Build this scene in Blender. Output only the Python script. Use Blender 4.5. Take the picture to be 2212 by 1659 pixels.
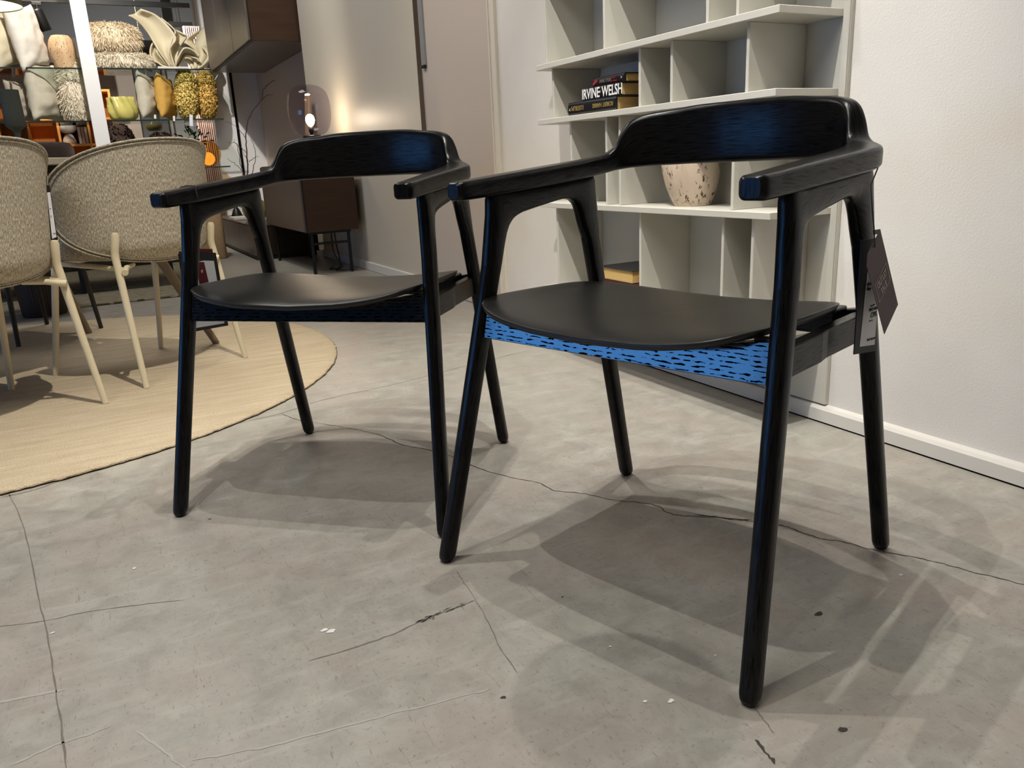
import bpy, bmesh, math, random
import numpy as np
from mathutils import Vector, Matrix, Euler, noise as mnoise

for o in list(bpy.data.objects):
    bpy.data.objects.remove(o)
SC = bpy.context.scene
COL = SC.collection
random.seed(7)
RNG = np.random.default_rng(7)

# ------------------------------------------------------------------ camera
W, H, F = 2212.0, 1659.0, 1680.98
YAW, PITCH, ROLL, CH = 0.478537, 0.279061, -0.047788, 0.66
_f = np.array([math.sin(YAW) * math.cos(PITCH), math.cos(YAW) * math.cos(PITCH), -math.sin(PITCH)])
_r0 = np.array([math.cos(YAW), -math.sin(YAW), 0.0])
_u0 = np.cross(_r0, _f)
_r = math.cos(ROLL) * _r0 + math.sin(ROLL) * _u0
_u = -math.sin(ROLL) * _r0 + math.cos(ROLL) * _u0
C0 = np.array([0, 0, CH])
cam = bpy.data.cameras.new('camera')
cam.sensor_fit = 'HORIZONTAL'
cam.sensor_width = 36.0
cam.lens = F / W * 36.0
cam.clip_start = 0.02
camo = bpy.data.objects.new('camera', cam)
COL.objects.link(camo)
camo.matrix_world = Matrix(((_r[0], _u[0], -_f[0], 0), (_r[1], _u[1], -_f[1], 0), (_r[2], _u[2], -_f[2], CH), (0, 0, 0, 1)))
SC.camera = camo


def _ray(x, y):
    return _f + _r * (x - W / 2) / F - _u * (y - H / 2) / F


def on_z(x, y, z=0.0):
    d = _ray(x, y)
    return Vector(C0 + d * ((z - CH) / d[2]))


def on_y(x, y, Y):
    d = _ray(x, y)
    return Vector(C0 + d * (Y / d[1]))


def on_x(x, y, X):
    d = _ray(x, y)
    return Vector(C0 + d * (X / d[0]))


# ------------------------------------------------------------------ world, exposure, lights
SC.view_settings.view_transform = 'Standard'
SC.view_settings.look = 'None'
SC.view_settings.gamma = 1.0
SC.view_settings.exposure = 0.0
SC.view_settings.use_curve_mapping = False
world = bpy.data.worlds.new('dusk_sky')
SC.world = world
world.use_nodes = True
bg = world.node_tree.nodes['Background']
bg.inputs[0].default_value = (0.11, 0.40, 1.0, 1)      # deep blue dusk outside the shop window
bg.inputs[1].default_value = 6.0


def spot(name, loc, target, watts, angle=60, blend=0.5, radius=0.02, color=(1.0, 0.90, 0.76)):
    l = bpy.data.lights.new(name, 'SPOT')
    l.energy = watts
    l.spot_size = math.radians(angle)
    l.spot_blend = blend
    l.shadow_soft_size = radius
    l.color = color
    o = bpy.data.objects.new(name, l)
    COL.objects.link(o)
    o.location = loc
    d = Vector(target) - Vector(loc)
    o.rotation_euler = d.to_track_quat('-Z', 'Y').to_euler()
    return o


WARM = (1.0, 0.88, 0.72)
NEUT = (1.0, 0.963, 0.90)
# the three ceiling spots over the two black chairs
spot('spot_light', (0.41, 1.46, 2.8), (0.60, 1.20, 0), 67, 75, .6, .010, NEUT)
spot('spot_light', (0.00, 0.96, 2.8), (0.50, 1.00, 0), 64, 60, .5, .010, NEUT)
spot('spot_light', (0.86, 1.27, 2.8), (0.85, 1.15, 0), 60, 80, .6, .010, NEUT)
# bookcase, right wall, door
spot('spot_light', (0.36, 1.02, 2.85), (1.45, 1.75, .70), 185, 50, .8, .010, NEUT)
spot('spot_light', (0.95, 0.70, 2.9), (1.53, 1.05, .85), 30, 60, .9, .012, WARM)
spot('spot_light', (0.45, 2.75, 2.9), (1.56, 3.1, .75), 90, 80, .9, .012, WARM)  # warm spot added to brighten the door and the wall beside it
# soft fill lights added under the ceiling, for more ambient light in the shadows
for px_, py_, w_, sz_ in ((-1.3, 0.2, 43, 1.2), (0.1, 4.6, 40, 1.2)):
    al = bpy.data.lights.new('fill_light', 'AREA')
    al.energy, al.size, al.color = w_, sz_, NEUT
    ao = bpy.data.objects.new('fill_light', al)
    COL.objects.link(ao)
    ao.location = (px_, py_, 3.3)
# round rug and dining chairs
spot('spot_light', (0.42, 1.55, 2.85), (-0.15, 2.75, .1), 225, 46, .8, .012, (1.0, .92, .81))
# glass shelves, wall unit, rooms behind
spot('spot_light', (0.3, 6.3, 3.1), (0.35, 8.15, 1.3), 300, 75, .8, .03, NEUT)
spot('spot_light', (-0.2, 8.4, 3.0), (0.2, 9.9, 1.0), 240, 100, .8, .03, WARM)
spot('spot_light', (0.4, 4.9, 3.0), (1.7, 6.6, .6), 80, 65, .8, .03, NEUT)
spot('spot_light', (0.6, 9.0, 3.0), (1.0, 11.5, 1.2), 230, 95, .8, .03, NEUT)

SC.cycles.max_bounces = 6
SC.cycles.diffuse_bounces = 3
SC.cycles.glossy_bounces = 3
SC.cycles.caustics_reflective = False
SC.cycles.caustics_refractive = False
SC.cycles.sample_clamp_indirect = 4.0

# ------------------------------------------------------------------ material helpers
MATS = {}


class NT:
    def __init__(s, name):
        s.m = bpy.data.materials.new(name)
        s.m.use_nodes = True
        s.t = s.m.node_tree
        s.b = s.t.nodes['Principled BSDF']
        s.out = s.t.nodes['Material Output']
        MATS[name] = s.m

    def n(s, typ, **kw):
        nd = s.t.nodes.new(typ)
        for k, v in kw.items():
            if hasattr(nd, k):
                setattr(nd, k, v)
            else:
                nd.inputs[k.replace('_', ' ')].default_value = v
        return nd

    def l(s, a, b):
        s.t.links.new(a, b)

    def set(s, **kw):
        for k, v in kw.items():
            s.b.inputs[k.replace('_', ' ')].default_value = v
        return s

    def coord(s, kind='Object', scale=(1, 1, 1), rot=(0, 0, 0)):
        tc = s.n('ShaderNodeTexCoord')
        mp = s.n('ShaderNodeMapping')
        mp.inputs['Scale'].default_value = scale
        mp.inputs['Rotation'].default_value = rot
        s.l(tc.outputs[kind], mp.inputs['Vector'])
        return mp.outputs[0]

    def noise(s, vec, scale, detail=3, rough=.55, dist=0.0):
        nd = s.n('ShaderNodeTexNoise')
        nd.inputs['Scale'].default_value = scale
        nd.inputs['Detail'].default_value = detail
        nd.inputs['Roughness'].default_value = rough
        nd.inputs['Distortion'].default_value = dist
        s.l(vec, nd.inputs['Vector'])
        return nd.outputs['Fac']

    def ramp(s, fac, stops):
        nd = s.n('ShaderNodeValToRGB')
        e = nd.color_ramp.elements
        e[0].position, e[0].color = stops[0][0], c4(stops[0][1])
        e[1].position, e[1].color = stops[-1][0], c4(stops[-1][1])
        for p, c in stops[1:-1]:
            x = e.new(p)
            x.color = c4(c)
        s.l(fac, nd.inputs[0])
        return nd.outputs[0]

    def mix(s, fac, a, b, mode='MIX'):
        nd = s.n('ShaderNodeMix', data_type='RGBA', blend_type=mode)
        for i, v in ((0, fac), (6, a), (7, b)):
            if hasattr(v, 'is_linked'):
                s.l(v, nd.inputs[i])
            else:
                nd.inputs[i].default_value = v if i == 0 else c4(v)
        return nd.outputs[2]

    def bump(s, h, strength=.2, dist=.01):
        nd = s.n('ShaderNodeBump')
        nd.inputs['Strength'].default_value = strength
        nd.inputs['Distance'].default_value = dist
        s.l(h, nd.inputs['Height'])
        s.l(nd.outputs[0], s.b.inputs['Normal'])
        return nd

    def col(s, c):
        if hasattr(c, 'is_linked'):
            s.l(c, s.b.inputs['Base Color'])
        else:
            s.b.inputs['Base Color'].default_value = c4(c)
        return s


def c4(c):
    if isinstance(c, (int, float)):
        return (c, c, c, 1)
    return tuple(c) + (1,) if len(c) == 3 else tuple(c)


def srgb(r, g, b):
    return tuple(((v / 255) / 12.92 if v / 255 <= .04045 else ((v / 255 + .055) / 1.055) ** 2.4) for v in (r, g, b))


def plain(name, col, rough=.5, spec=.5, metal=0.0, var=0.0, scale=40, bump=0.0, stretch=(1, 1, 1)):
    m = NT(name)
    m.set(Roughness=rough, Metallic=metal)
    m.b.inputs['Specular IOR Level'].default_value = spec
    v = m.coord('Object', stretch)
    n = m.noise(v, scale, 4)
    if var:
        m.col(m.ramp(n, [(.25, tuple(max(0, x * (1 - var)) for x in col)), (.75, tuple(min(1, x * (1 + var)) for x in col))]))
    else:
        m.col(col)
    if bump:
        m.bump(n, bump, .004)
    return m.m


def make_materials():
    # black stained oak: UV x runs along the grain, in metres
    def oak(nm, sx, sy, lo, hi, spec, rough, pore_spec):
        m = NT(nm)
        uv = m.coord('UV', (sx, sy, 1))
        pores = m.noise(uv, 1.0, 2, .5)
        fig = m.noise(m.coord('UV', (6, 110, 1)), 1.0, 3, .6, 1.2)
        if spec > .9:      # flat-sawn face: broken rows of open pores
            wv = m.n('ShaderNodeTexWave', wave_type='BANDS', bands_direction='Y')
            wv.inputs['Scale'].default_value = 50
            wv.inputs['Distortion'].default_value = 2.4
            wv.inputs['Detail'].default_value = 1.0
            wv.inputs['Detail Scale'].default_value = .5
            m.l(m.coord('UV', (.22, 1, 1)), wv.inputs['Vector'])
            sm = m.n('ShaderNodeMath', operation='MULTIPLY_ADD')
            m.l(wv.outputs['Fac'], sm.inputs[0])
            sm.inputs[1].default_value = -.30
            m.l(pores, sm.inputs[2])
            mask = m.ramp(sm.outputs[0], [(lo, (0, 0, 0)), (hi, (1, 1, 1))])
        else:
            mask = m.ramp(pores, [(lo, (0, 0, 0)), (hi, (1, 1, 1))])
        m.col(m.mix(mask, (.0010, .0010, .0012), (.0035, .0036, .0039)))
        sp = m.n('ShaderNodeMapRange')
        m.l(mask, sp.inputs['Value'])
        sp.inputs['To Min'].default_value = pore_spec
        sp.inputs['To Max'].default_value = spec
        m.l(sp.outputs[0], m.b.inputs['Specular IOR Level'])
        m.set(Roughness=rough)
        ad = m.n('ShaderNodeMath', operation='MULTIPLY_ADD')
        m.l(fig, ad.inputs[0])
        ad.inputs[1].default_value = .5
        m.l(pores, ad.inputs[2])
        m.bump(ad.outputs[0], .03 if spec > .9 else .10, .0012)
    oak('black_oak', 26, 900, .38, .50, .28, .28, .12)
    oak('black_oak_open_grain', 75, 290, .195, .225, 1.0, .12, .0)

    m = NT('black_oak_veneer')
    uv = m.coord('UV', (18, 520, 1))
    pores = m.noise(uv, 1.0, 3, .55)
    m.col(m.ramp(pores, [(.35, (.004, .0038, .0035)), (.65, (.014, .0135, .0125))]))
    m.set(Roughness=.37)
    m.b.inputs['Specular IOR Level'].default_value = .45
    m.bump(pores, .12, .001)

    # power-floated concrete
    m = NT('concrete')
    v = m.coord('Object')
    big = m.noise(v, 1.3, 5, .6)
    hue = m.noise(v, 4.5, 4, .6, .5)
    mid = m.noise(v, 16, 7, .68, .5)
    vs = m.coord('Object', (7, 34, 1), (0, 0, .45))
    streak = m.noise(vs, 1.0, 5, .62, .4)
    fine = m.noise(v, 120, 4, .75)
    c = m.ramp(mid, [(.30, srgb(142, 137, 128)), (.5, srgb(161, 157, 148)), (.70, srgb(179, 175, 166))])
    c = m.mix(m.ramp(hue, [(.40, (0, 0, 0)), (.62, (.5, .5, .5))]), c, srgb(168, 154, 143))
    c = m.mix(m.ramp(big, [(.40, (0, 0, 0)), (.66, (.4, .4, .4))]), c, srgb(157, 158, 147))
    c = m.mix(m.ramp(streak, [(.54, (0, 0, 0)), (.72, (.42, .42, .42))]), c, srgb(189, 186, 178))
    c = m.mix(m.ramp(fine, [(.33, (.55, .55, .55)), (.42, (0, 0, 0))]), c, srgb(116, 109, 100))
    for rot, sx, sy, lo in ((.8, 260, 22, .235), (-.5, 300, 17, .225), (2.3, 210, 24, .235), (1.5, 250, 30, .23)):
        scr = m.noise(m.coord('Object', (sx, sy, 1), (0, 0, rot)), 1.0, 1, .5, 1.6)
        c = m.mix(m.ramp(scr, [(lo, (.45, .45, .45)), (lo + .03, (0, 0, 0))]), c, srgb(98, 92, 84))
    m.col(c)
    rr = m.ramp(mid, [(.3, (.32, .32, .32)), (.7, (.48, .48, .48))])
    m.l(rr, m.b.inputs['Roughness'])
    m.b.inputs['Specular IOR Level'].default_value = .4
    m.bump(mid, .05, .006)

    m = NT('white_plaster')
    v = m.coord('Object')
    n = m.noise(v, 210, 4, .6)
    n2 = m.noise(v, 3, 3)
    m.col(m.ramp(n2, [(.3, srgb(226, 221, 214)), (.7, srgb(234, 230, 224))]))
    m.set(Roughness=.55)
    m.b.inputs['Specular IOR Level'].default_value = .25
    m.bump(n, .22, .003)

    m = NT('cream_gloss_paint')
    v = m.coord('Object', (1, 14, .6))
    n = m.noise(v, 1.0, 3, .5)
    m.col(srgb(206, 198, 182))
    m.set(Roughness=.44)
    m.b.inputs['Specular IOR Level'].default_value = .35
    m.bump(n, .12, .02)

    plain('door_paint', srgb(202, 190, 178), .5, .3)
    plain('trim_paint', srgb(226, 219, 205), .4, .4)
    plain('skirting', srgb(222, 218, 210), .4, .4)
    plain('black_gap', (.004, .004, .004), .9, .1)
    plain('shelf_lacquer', srgb(206, 203, 192), .42, .35)
    plain('ceiling_grey', srgb(120, 120, 122), .9, .1)
    plain('wall_beige', srgb(200, 186, 172), .8, .2)
    plain('wall_grey', srgb(92, 94, 97), .85, .2)
    plain('panel_grey', srgb(140, 142, 142), .85, .2)
    plain('white_paint', srgb(228, 226, 224), .5, .3)
    plain('brown_wood', srgb(58, 38, 24), .4, .4, 0, .25, 3, 0, (1, 1, 14))
    plain('dark_wood', srgb(40, 28, 20), .45, .4, 0, .25, 3, 0, (1, 14, 1))
    plain('taupe_lacquer', srgb(94, 84, 75), .32, .5)
    plain('orange_wood', srgb(196, 120, 44), .5, .3, 0, .12, 3, 0, (14, 1, 1))
    plain('orange_wood_edge', srgb(226, 158, 82), .5, .3)
    plain('black_metal', (.006, .006, .006), .45, .4)
    plain('cream_metal', srgb(214, 202, 172), .35, .4)
    plain('taupe_leg', srgb(122, 106, 84), .5, .3)
    plain('table_top', srgb(150, 142, 128), .4, .4)
    plain('dark_olive', srgb(46, 40, 28), .5, .3)
    plain('brown_leather', srgb(62, 48, 44), .5, .4, 0, .15, 60)
    plain('black_card', (.008, .008, .009), .5, .4)
    plain('white_card', srgb(226, 226, 230), .6, .3)
    plain('ink', (.01, .01, .012), .7, .2)
    plain('burgundy_card', srgb(70, 50, 54), .55, .35)
    plain('red_card', srgb(90, 16, 26), .55, .35)
    plain('card_print', srgb(196, 176, 172), .6, .2)
    plain('string', (.02, .02, .02), .8, .2)
    plain('book_black', (.010, .010, .013), .35, .5)
    plain('book_dark', (.014, .010, .011), .4, .4)
    plain('book_red', srgb(92, 34, 22), .5, .4)
    plain('white_print', srgb(238, 238, 236), .6, .2)
    plain('gold_print', srgb(170, 146, 84), .5, .3)
    plain('grey_print', srgb(130, 122, 120), .6, .2)
    plain('red_print', srgb(150, 50, 62), .6, .2)
    plain('book_pages', srgb(222, 186, 118), .8, .1, 0, .12, 2, .2, (1, 1, 420))
    plain('olive_enamel', srgb(96, 92, 54), .35, .5)
    plain('olive_glass', srgb(150, 148, 78), .25, .5)
    plain('bark', srgb(78, 62, 50), .8, .2)
    plain('leaf_green', srgb(34, 58, 34), .5, .3, 0, .4, 20)
    plain('white_ceramic', srgb(214, 208, 196), .4, .4)
    plain('cream_resin', srgb(214, 202, 172), .55, .3)
    plain('oak_pale', srgb(214, 172, 120), .5, .3, 0, .10, 14, 0, (1, 1, 4))
    plain('yellow_ceramic', srgb(214, 204, 116), .25, .5)
    plain('white_linen', srgb(236, 228, 214), .9, .1, 0, .04, 30, .5)
    plain('cream_velvet', srgb(226, 214, 184), .85, .15, 0, .06, 20, .3)
    plain('grey_velvet', srgb(196, 188, 168), .8, .2, 0, .10, 14, .3)
    plain('taupe_velvet', srgb(170, 158, 142), .8, .2, 0, .12, 14, .3)
    plain('gold_velvet', srgb(204, 160, 80), .8, .2, 0, .10, 14, .3)
    plain('yellow_boucle', srgb(252, 216, 128), .95, .05, 0, .18, 60, .6)
    plain('mustard_boucle', srgb(236, 196, 110), .95, .05, 0, .18, 60, .6)
    plain('sheepskin', srgb(242, 228, 204), .95, .05, 0, .14, 9, .4)
    plain('sheepskin_tan', srgb(236, 216, 184), .95, .05, 0, .14, 9, .4)
    plain('brown_boucle', srgb(74, 62, 58), .95, .05, 0, .35, 90, .8)
    plain('pouf_fabric', srgb(178, 150, 118), .95, .05, 0, .08, 40, .4)
    plain('pink_curtain', srgb(240, 208, 194), .9, .1, 0, .18, 30, 0, (1, 1, .02))
    plain('white_curtain', srgb(226, 218, 206), .9, .1)
    plain('paper_white', srgb(236, 228, 220), .8, .1)
    plain('beige_board', srgb(206, 176, 136), .7, .2)
    plain('scuff_white', srgb(232, 230, 226), .6, .3)
    plain('scuff_pale', srgb(175, 170, 162), .5, .4)
    plain('crack_dark', srgb(66, 60, 54), .9, .1)
    plain('crack_soft', srgb(122, 115, 106), .8, .2)
    plain('scuff_dark', srgb(70, 66, 62), .8, .2)
    plain('grey_carpet', srgb(120, 108, 92), .95, .05, 0, .25, 30, .5)

    # tweed of the dining chairs
    m = NT('beige_tweed')
    v = m.coord('UV', (360, 90, 1))
    n = m.noise(v, 1.0, 2, .8)
    v2 = m.coord('UV', (900, 900, 1))
    n2 = m.noise(v2, 1.0, 1, .5)
    c = m.ramp(n, [(.34, srgb(88, 80, 66)), (.5, srgb(166, 156, 138)), (.66, srgb(238, 230, 212))])
    c = m.mix(.35, c, m.ramp(n2, [(.35, srgb(110, 102, 84)), (.65, srgb(222, 214, 194))]))
    m.col(c)
    m.set(Roughness=.95)
    m.b.inputs['Specular IOR Level'].default_value = .08
    m.bump(n2, .25, .001)

    # wool rug
    m = NT('wool_rug')
    v = m.coord('Object')
    n = m.noise(v, 240, 3, .6)
    vs = m.coord('Object', (5, 38, 1), (0, 0, 0))
    st = m.noise(vs, 1.0, 4, .6, .4)
    c = m.ramp(st, [(.3, srgb(200, 182, 152)), (.7, srgb(222, 207, 180))])
    c = m.mix(m.ramp(n, [(.3, (.5, .5, .5)), (.55, (0, 0, 0))]), c, srgb(178, 156, 124))
    m.col(c)
    m.set(Roughness=.95)
    m.b.inputs['Specular IOR Level'].default_value = .05
    m.bump(n, .9, .008)

    m = NT('patterned_rug')
    v = m.coord('Object')
    wv = m.n('ShaderNodeTexWave', wave_type='RINGS')
    wv.inputs['Scale'].default_value = 9
    wv.inputs['Distortion'].default_value = 9
    wv.inputs['Detail'].default_value = 2
    m.l(v, wv.inputs['Vector'])
    m.col(m.ramp(wv.outputs['Fac'], [(.45, srgb(92, 86, 58)), (.55, srgb(158, 150, 132))]))
    m.set(Roughness=.95)

    # travertine
    for nm, c0, c1 in (('travertine', srgb(212, 190, 166), srgb(230, 212, 190)), ('travertine_warm', srgb(208, 166, 122), srgb(226, 192, 150))):
        m = NT(nm)
        v = m.coord('Object', (1, 1, .45))
        n = m.noise(v, 18, 4, .6, .6)
        vh = m.coord('Object', (1, 1, .5), (0.2, 0.1, 0))
        h = m.noise(vh, 130, 2, .6)
        h2 = m.noise(vh, 30, 2, .5)
        hole = m.ramp(h, [(.38, (0, 0, 0)), (.43, (1, 1, 1))])
        zone = m.ramp(h2, [(.42, (0, 0, 0)), (.56, (1, 1, 1))])
        k = m.mix(zone, hole, (1, 1, 1), 'MIX')
        c = m.ramp(n, [(.3, c0), (.7, c1)])
        m.col(m.mix(k, srgb(84, 62, 44), c))
        m.set(Roughness=.6)
        m.bump(k, .5, .004)

    # glass
    def glass(nm, col, rough=0.0, ior=1.45):
        m = NT(nm)
        m.col(col)
        m.set(Roughness=rough, IOR=ior)
        m.b.inputs['Transmission Weight'].default_value = 1.0

    def thin_glass(nm, col, refl=.08):
        m = NT(nm)
        t = m.t
        tr = m.n('ShaderNodeBsdfTransparent')
        tr.inputs[0].default_value = c4(col)
        gl = m.n('ShaderNodeBsdfGlossy')
        gl.inputs['Roughness'].default_value = .02
        lw = m.n('ShaderNodeLayerWeight')
        pw = m.n('ShaderNodeMath', operation='POWER')
        m.l(lw.outputs['Facing'], pw.inputs[0])
        pw.inputs[1].default_value = 4.0
        fr = m.n('ShaderNodeMath', operation='MULTIPLY_ADD')
        m.l(pw.outputs[0], fr.inputs[0])
        fr.inputs[1].default_value = .55
        fr.inputs[2].default_value = .045
        mx = m.n('ShaderNodeMixShader')
        m.l(fr.outputs[0], mx.inputs[0])
        m.l(tr.outputs[0], mx.inputs[1])
        m.l(gl.outputs[0], mx.inputs[2])
        m.l(mx.outputs[0], m.out.inputs[0])
    thin_glass('shelf_glass', (.86, .91, .89))
    thin_glass('window_glass', (.96, .97, .98))
    thin_glass('tinted_glass', (.10, .10, .10))
    thin_glass('smoke_glass', (.82, .77, .81))
    thin_glass('amber_glass', (.92, .70, .40))
    plain('ribbed_glass', srgb(66, 70, 66), .5, .15)
    plain('glass_edge', srgb(32, 44, 42), .2, .5)

    def emit(nm, col, strength):
        m = NT(nm)
        m.col((0, 0, 0))
        m.b.inputs['Emission Color'].default_value = c4(col)
        m.b.inputs['Emission Strength'].default_value = strength
    emit('bulb_glow', (1.0, .84, .58), 140)
    emit('shade_glow', (1.0, .95, .66), 2.2)
    emit('amber_glow', (1.0, .42, .06), 1.3)


make_materials()


# ------------------------------------------------------------------ mesh helpers
class MB:
    def __init__(s):
        s.v, s.f, s.uv, s.sm = [], [], [], []

    def add(s, vs, fs, uvs=None, smooth=True):
        o = len(s.v)
        s.v += [tuple(map(float, p)) for p in vs]
        for i, f in enumerate(fs):
            s.f.append(tuple(a + o for a in f))
            s.uv.append(uvs[i] if uvs is not None else None)
            s.sm.append(smooth)
        return s

    def box(s, lo, hi, uvaxis=None):
        (x0, y0, z0), (x1, y1, z1) = lo, hi
        vs = [(x0, y0, z0), (x1, y0, z0), (x1, y1, z0), (x0, y1, z0), (x0, y0, z1), (x1, y0, z1), (x1, y1, z1), (x0, y1, z1)]
        fs = [(0, 3, 2, 1), (4, 5, 6, 7), (0, 1, 5, 4), (1, 2, 6, 5), (2, 3, 7, 6), (3, 0, 4, 7)]
        return s.add(vs, fs, smooth=False)

    def prism(s, poly, axis, a, b, smooth=False):
        """extrude a 2-D polygon along an axis (0,1,2) from a to b"""
        n = len(poly)

        def mk(p, t):
            q = list(p)
            q.insert(axis, t)
            return q
        vs = [mk(p, a) for p in poly] + [mk(p, b) for p in poly]
        fs = [(i, (i + 1) % n, n + (i + 1) % n, n + i) for i in range(n)] + [tuple(range(n - 1, -1, -1)), tuple(range(n, 2 * n))]
        return s.add(vs, fs, smooth=smooth)

    def loft(s, secs, closed=True, cap=True, smooth=True):
        """secs: list of equal-length loops of 3-D points; UV: u along, v around (metres)"""
        secs = [np.asarray(q, float) for q in secs]
        n = len(secs[0])
        cen = [q.mean(0) for q in secs]
        u = [0.0]
        for a, b in zip(cen, cen[1:]):
            u.append(u[-1] + float(np.linalg.norm(b - a)))
        vv = []
        for q in secs:
            d = np.linalg.norm(np.diff(np.vstack([q, q[:1]]), axis=0), axis=1)
            vv.append(np.concatenate([[0], np.cumsum(d)]))
        vs = np.vstack(secs)
        fs, uvs = [], []
        m = n if closed else n - 1
        for i in range(len(secs) - 1):
            for j in range(m):
                k = (j + 1) % n
                fs.append((i * n + j, i * n + k, (i + 1) * n + k, (i + 1) * n + j))
                uvs.append(((u[i], vv[i][j]), (u[i], vv[i][j + 1]), (u[i + 1], vv[i + 1][j + 1]), (u[i + 1], vv[i + 1][j])))
        s.add(vs, fs, uvs, smooth)
        if cap and closed:
            ends = {'start': (0,), 'end': (len(secs) - 1,)}.get(cap, (0, len(secs) - 1))
            for e in ends:
                q = secs[e]
                s.add(q, [tuple(range(n))], [tuple((u[e] + float(p[2] - q[0][2]), float(p[0] + p[1] - q[0][0] - q[0][1])) for p in q)], False)
        return s

    def tube(s, pts, rad, n=10, cap=True):
        pts = [Vector(p) for p in pts]
        if not hasattr(rad, '__len__'):
            rad = [rad] * len(pts)
        up = None
        secs = []
        for i, p in enumerate(pts):
            t = (pts[min(i + 1, len(pts) - 1)] - pts[max(i - 1, 0)]).normalized()
            if up is None:
                up = Vector((0, 0, 1)) if abs(t.z) < .9 else Vector((1, 0, 0))
            up = (up - t * up.dot(t)).normalized()
            sd = t.cross(up)
            secs.append([p + (up * math.cos(a) + sd * math.sin(a)) * rad[i] for a in np.linspace(0, 2 * math.pi, n, endpoint=False)])
        return s.loft(secs, True, cap)

    def lathe(s, prof, n=32, c=(0, 0, 0), cap=True, mod=None):
        secs = []
        for r, z in prof:
            ring = []
            for a in np.linspace(0, 2 * math.pi, n, endpoint=False):
                rr = max(r, 1e-4) * (mod(a, z) if mod else 1)
                ring.append((c[0] + rr * math.cos(a), c[1] + rr * math.sin(a), c[2] + z))
            secs.append(ring)
        return s.loft(secs, True, cap)

    def build(s, name, mat, parent=None, bevel=0.0, seg=2, subsurf=0, loc=None, rot=None):
        me = bpy.data.meshes.new(name)
        me.from_pydata(s.v, [], s.f)
        me.polygons.foreach_set('use_smooth', s.sm)
        ul = me.uv_layers.new(name='UVMap')
        li = 0
        for p, uv in zip(me.polygons, s.uv):
            for k in range(p.loop_total):
                if uv is not None:
                    ul.data[p.loop_start + k].uv = uv[k]
                else:
                    co = me.vertices[me.loops[p.loop_start + k].vertex_index].co
                    nn = p.normal
                    ax = max(range(3), key=lambda q: abs(nn[q]))
                    ul.data[p.loop_start + k].uv = ((co.y, co.z), (co.x, co.z), (co.x, co.y))[ax]
        bm = bmesh.new()
        bm.from_mesh(me)
        bmesh.ops.recalc_face_normals(bm, faces=bm.faces)
        bm.to_mesh(me)
        bm.free()
        o = bpy.data.objects.new(name, me)
        COL.objects.link(o)
        me.materials.append(MATS[mat])
        if parent is not None:
            o.parent = parent
        if loc is not None:
            o.location = loc
        if rot is not None:
            o.rotation_euler = rot
        if bevel:
            b = o.modifiers.new('bevel', 'BEVEL')
            b.width = bevel
            b.segments = seg
            b.limit_method = 'ANGLE'
            b.angle_limit = math.radians(40)
        if subsurf:
            b = o.modifiers.new('subsurf', 'SUBSURF')
            b.levels = b.render_levels = subsurf
        return o


def tag(o, label=None, cat=None, group=None, kind=None):
    if label:
        o['label'] = label
    if cat:
        o['category'] = cat
    if group:
        o['group'] = group
    if kind:
        o['kind'] = kind
    return o


def empty(name, loc=(0, 0, 0), rz=0.0, rot=None):
    o = bpy.data.objects.new(name, None)
    COL.objects.link(o)
    o.empty_display_size = .05
    o.location = loc
    o.rotation_euler = rot if rot is not None else (0, 0, rz)
    return o


def copy_tree(o, parent=None):
    c = o.copy()
    COL.objects.link(c)
    c.parent = parent
    for ch in o.children:
        copy_tree(ch, c)
    return c


def struct(name, mb, mat, parent=None, **kw):
    o = mb.build(name, mat, parent, **kw)
    if parent is None:
        o['kind'] = 'structure'
    return o


def roundrect(w, h, r, k=4):
    """loop of 2-D points: half sizes w, h, corner radius r"""
    r = min(r, w * .999, h * .999)
    out = []
    for cx, cy, a0 in ((w - r, h - r, 0), (-(w - r), h - r, 90), (-(w - r), -(h - r), 180), (w - r, -(h - r), 270)):
        for i in range(k + 1):
            a = math.radians(a0 + 90 * i / k)
            out.append((cx + r * math.cos(a), cy + r * math.sin(a)))
    return out


def superell(a, b, e, n=20):
    out = []
    for t in np.linspace(0, 2 * math.pi, n, endpoint=False):
        c, s_ = math.cos(t), math.sin(t)
        out.append((a * math.copysign(abs(c) ** (2 / e), c), b * math.copysign(abs(s_) ** (2 / e), s_)))
    return out


def catmull(pts, per=6):
    pts = np.asarray(pts, float)
    P = np.vstack([2 * pts[0] - pts[1], pts, 2 * pts[-1] - pts[-2]])
    out = []
    for i in range(1, len(P) - 2):
        for t in np.linspace(0, 1, per, endpoint=False):
            p0, p1, p2, p3 = P[i - 1:i + 3]
            out.append(.5 * ((2 * p1) + (-p0 + p2) * t + (2 * p0 - 5 * p1 + 4 * p2 - p3) * t * t + (-p0 + 3 * p1 - 3 * p2 + p3) * t ** 3))
    out.append(pts[-1])
    return np.array(out)


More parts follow.
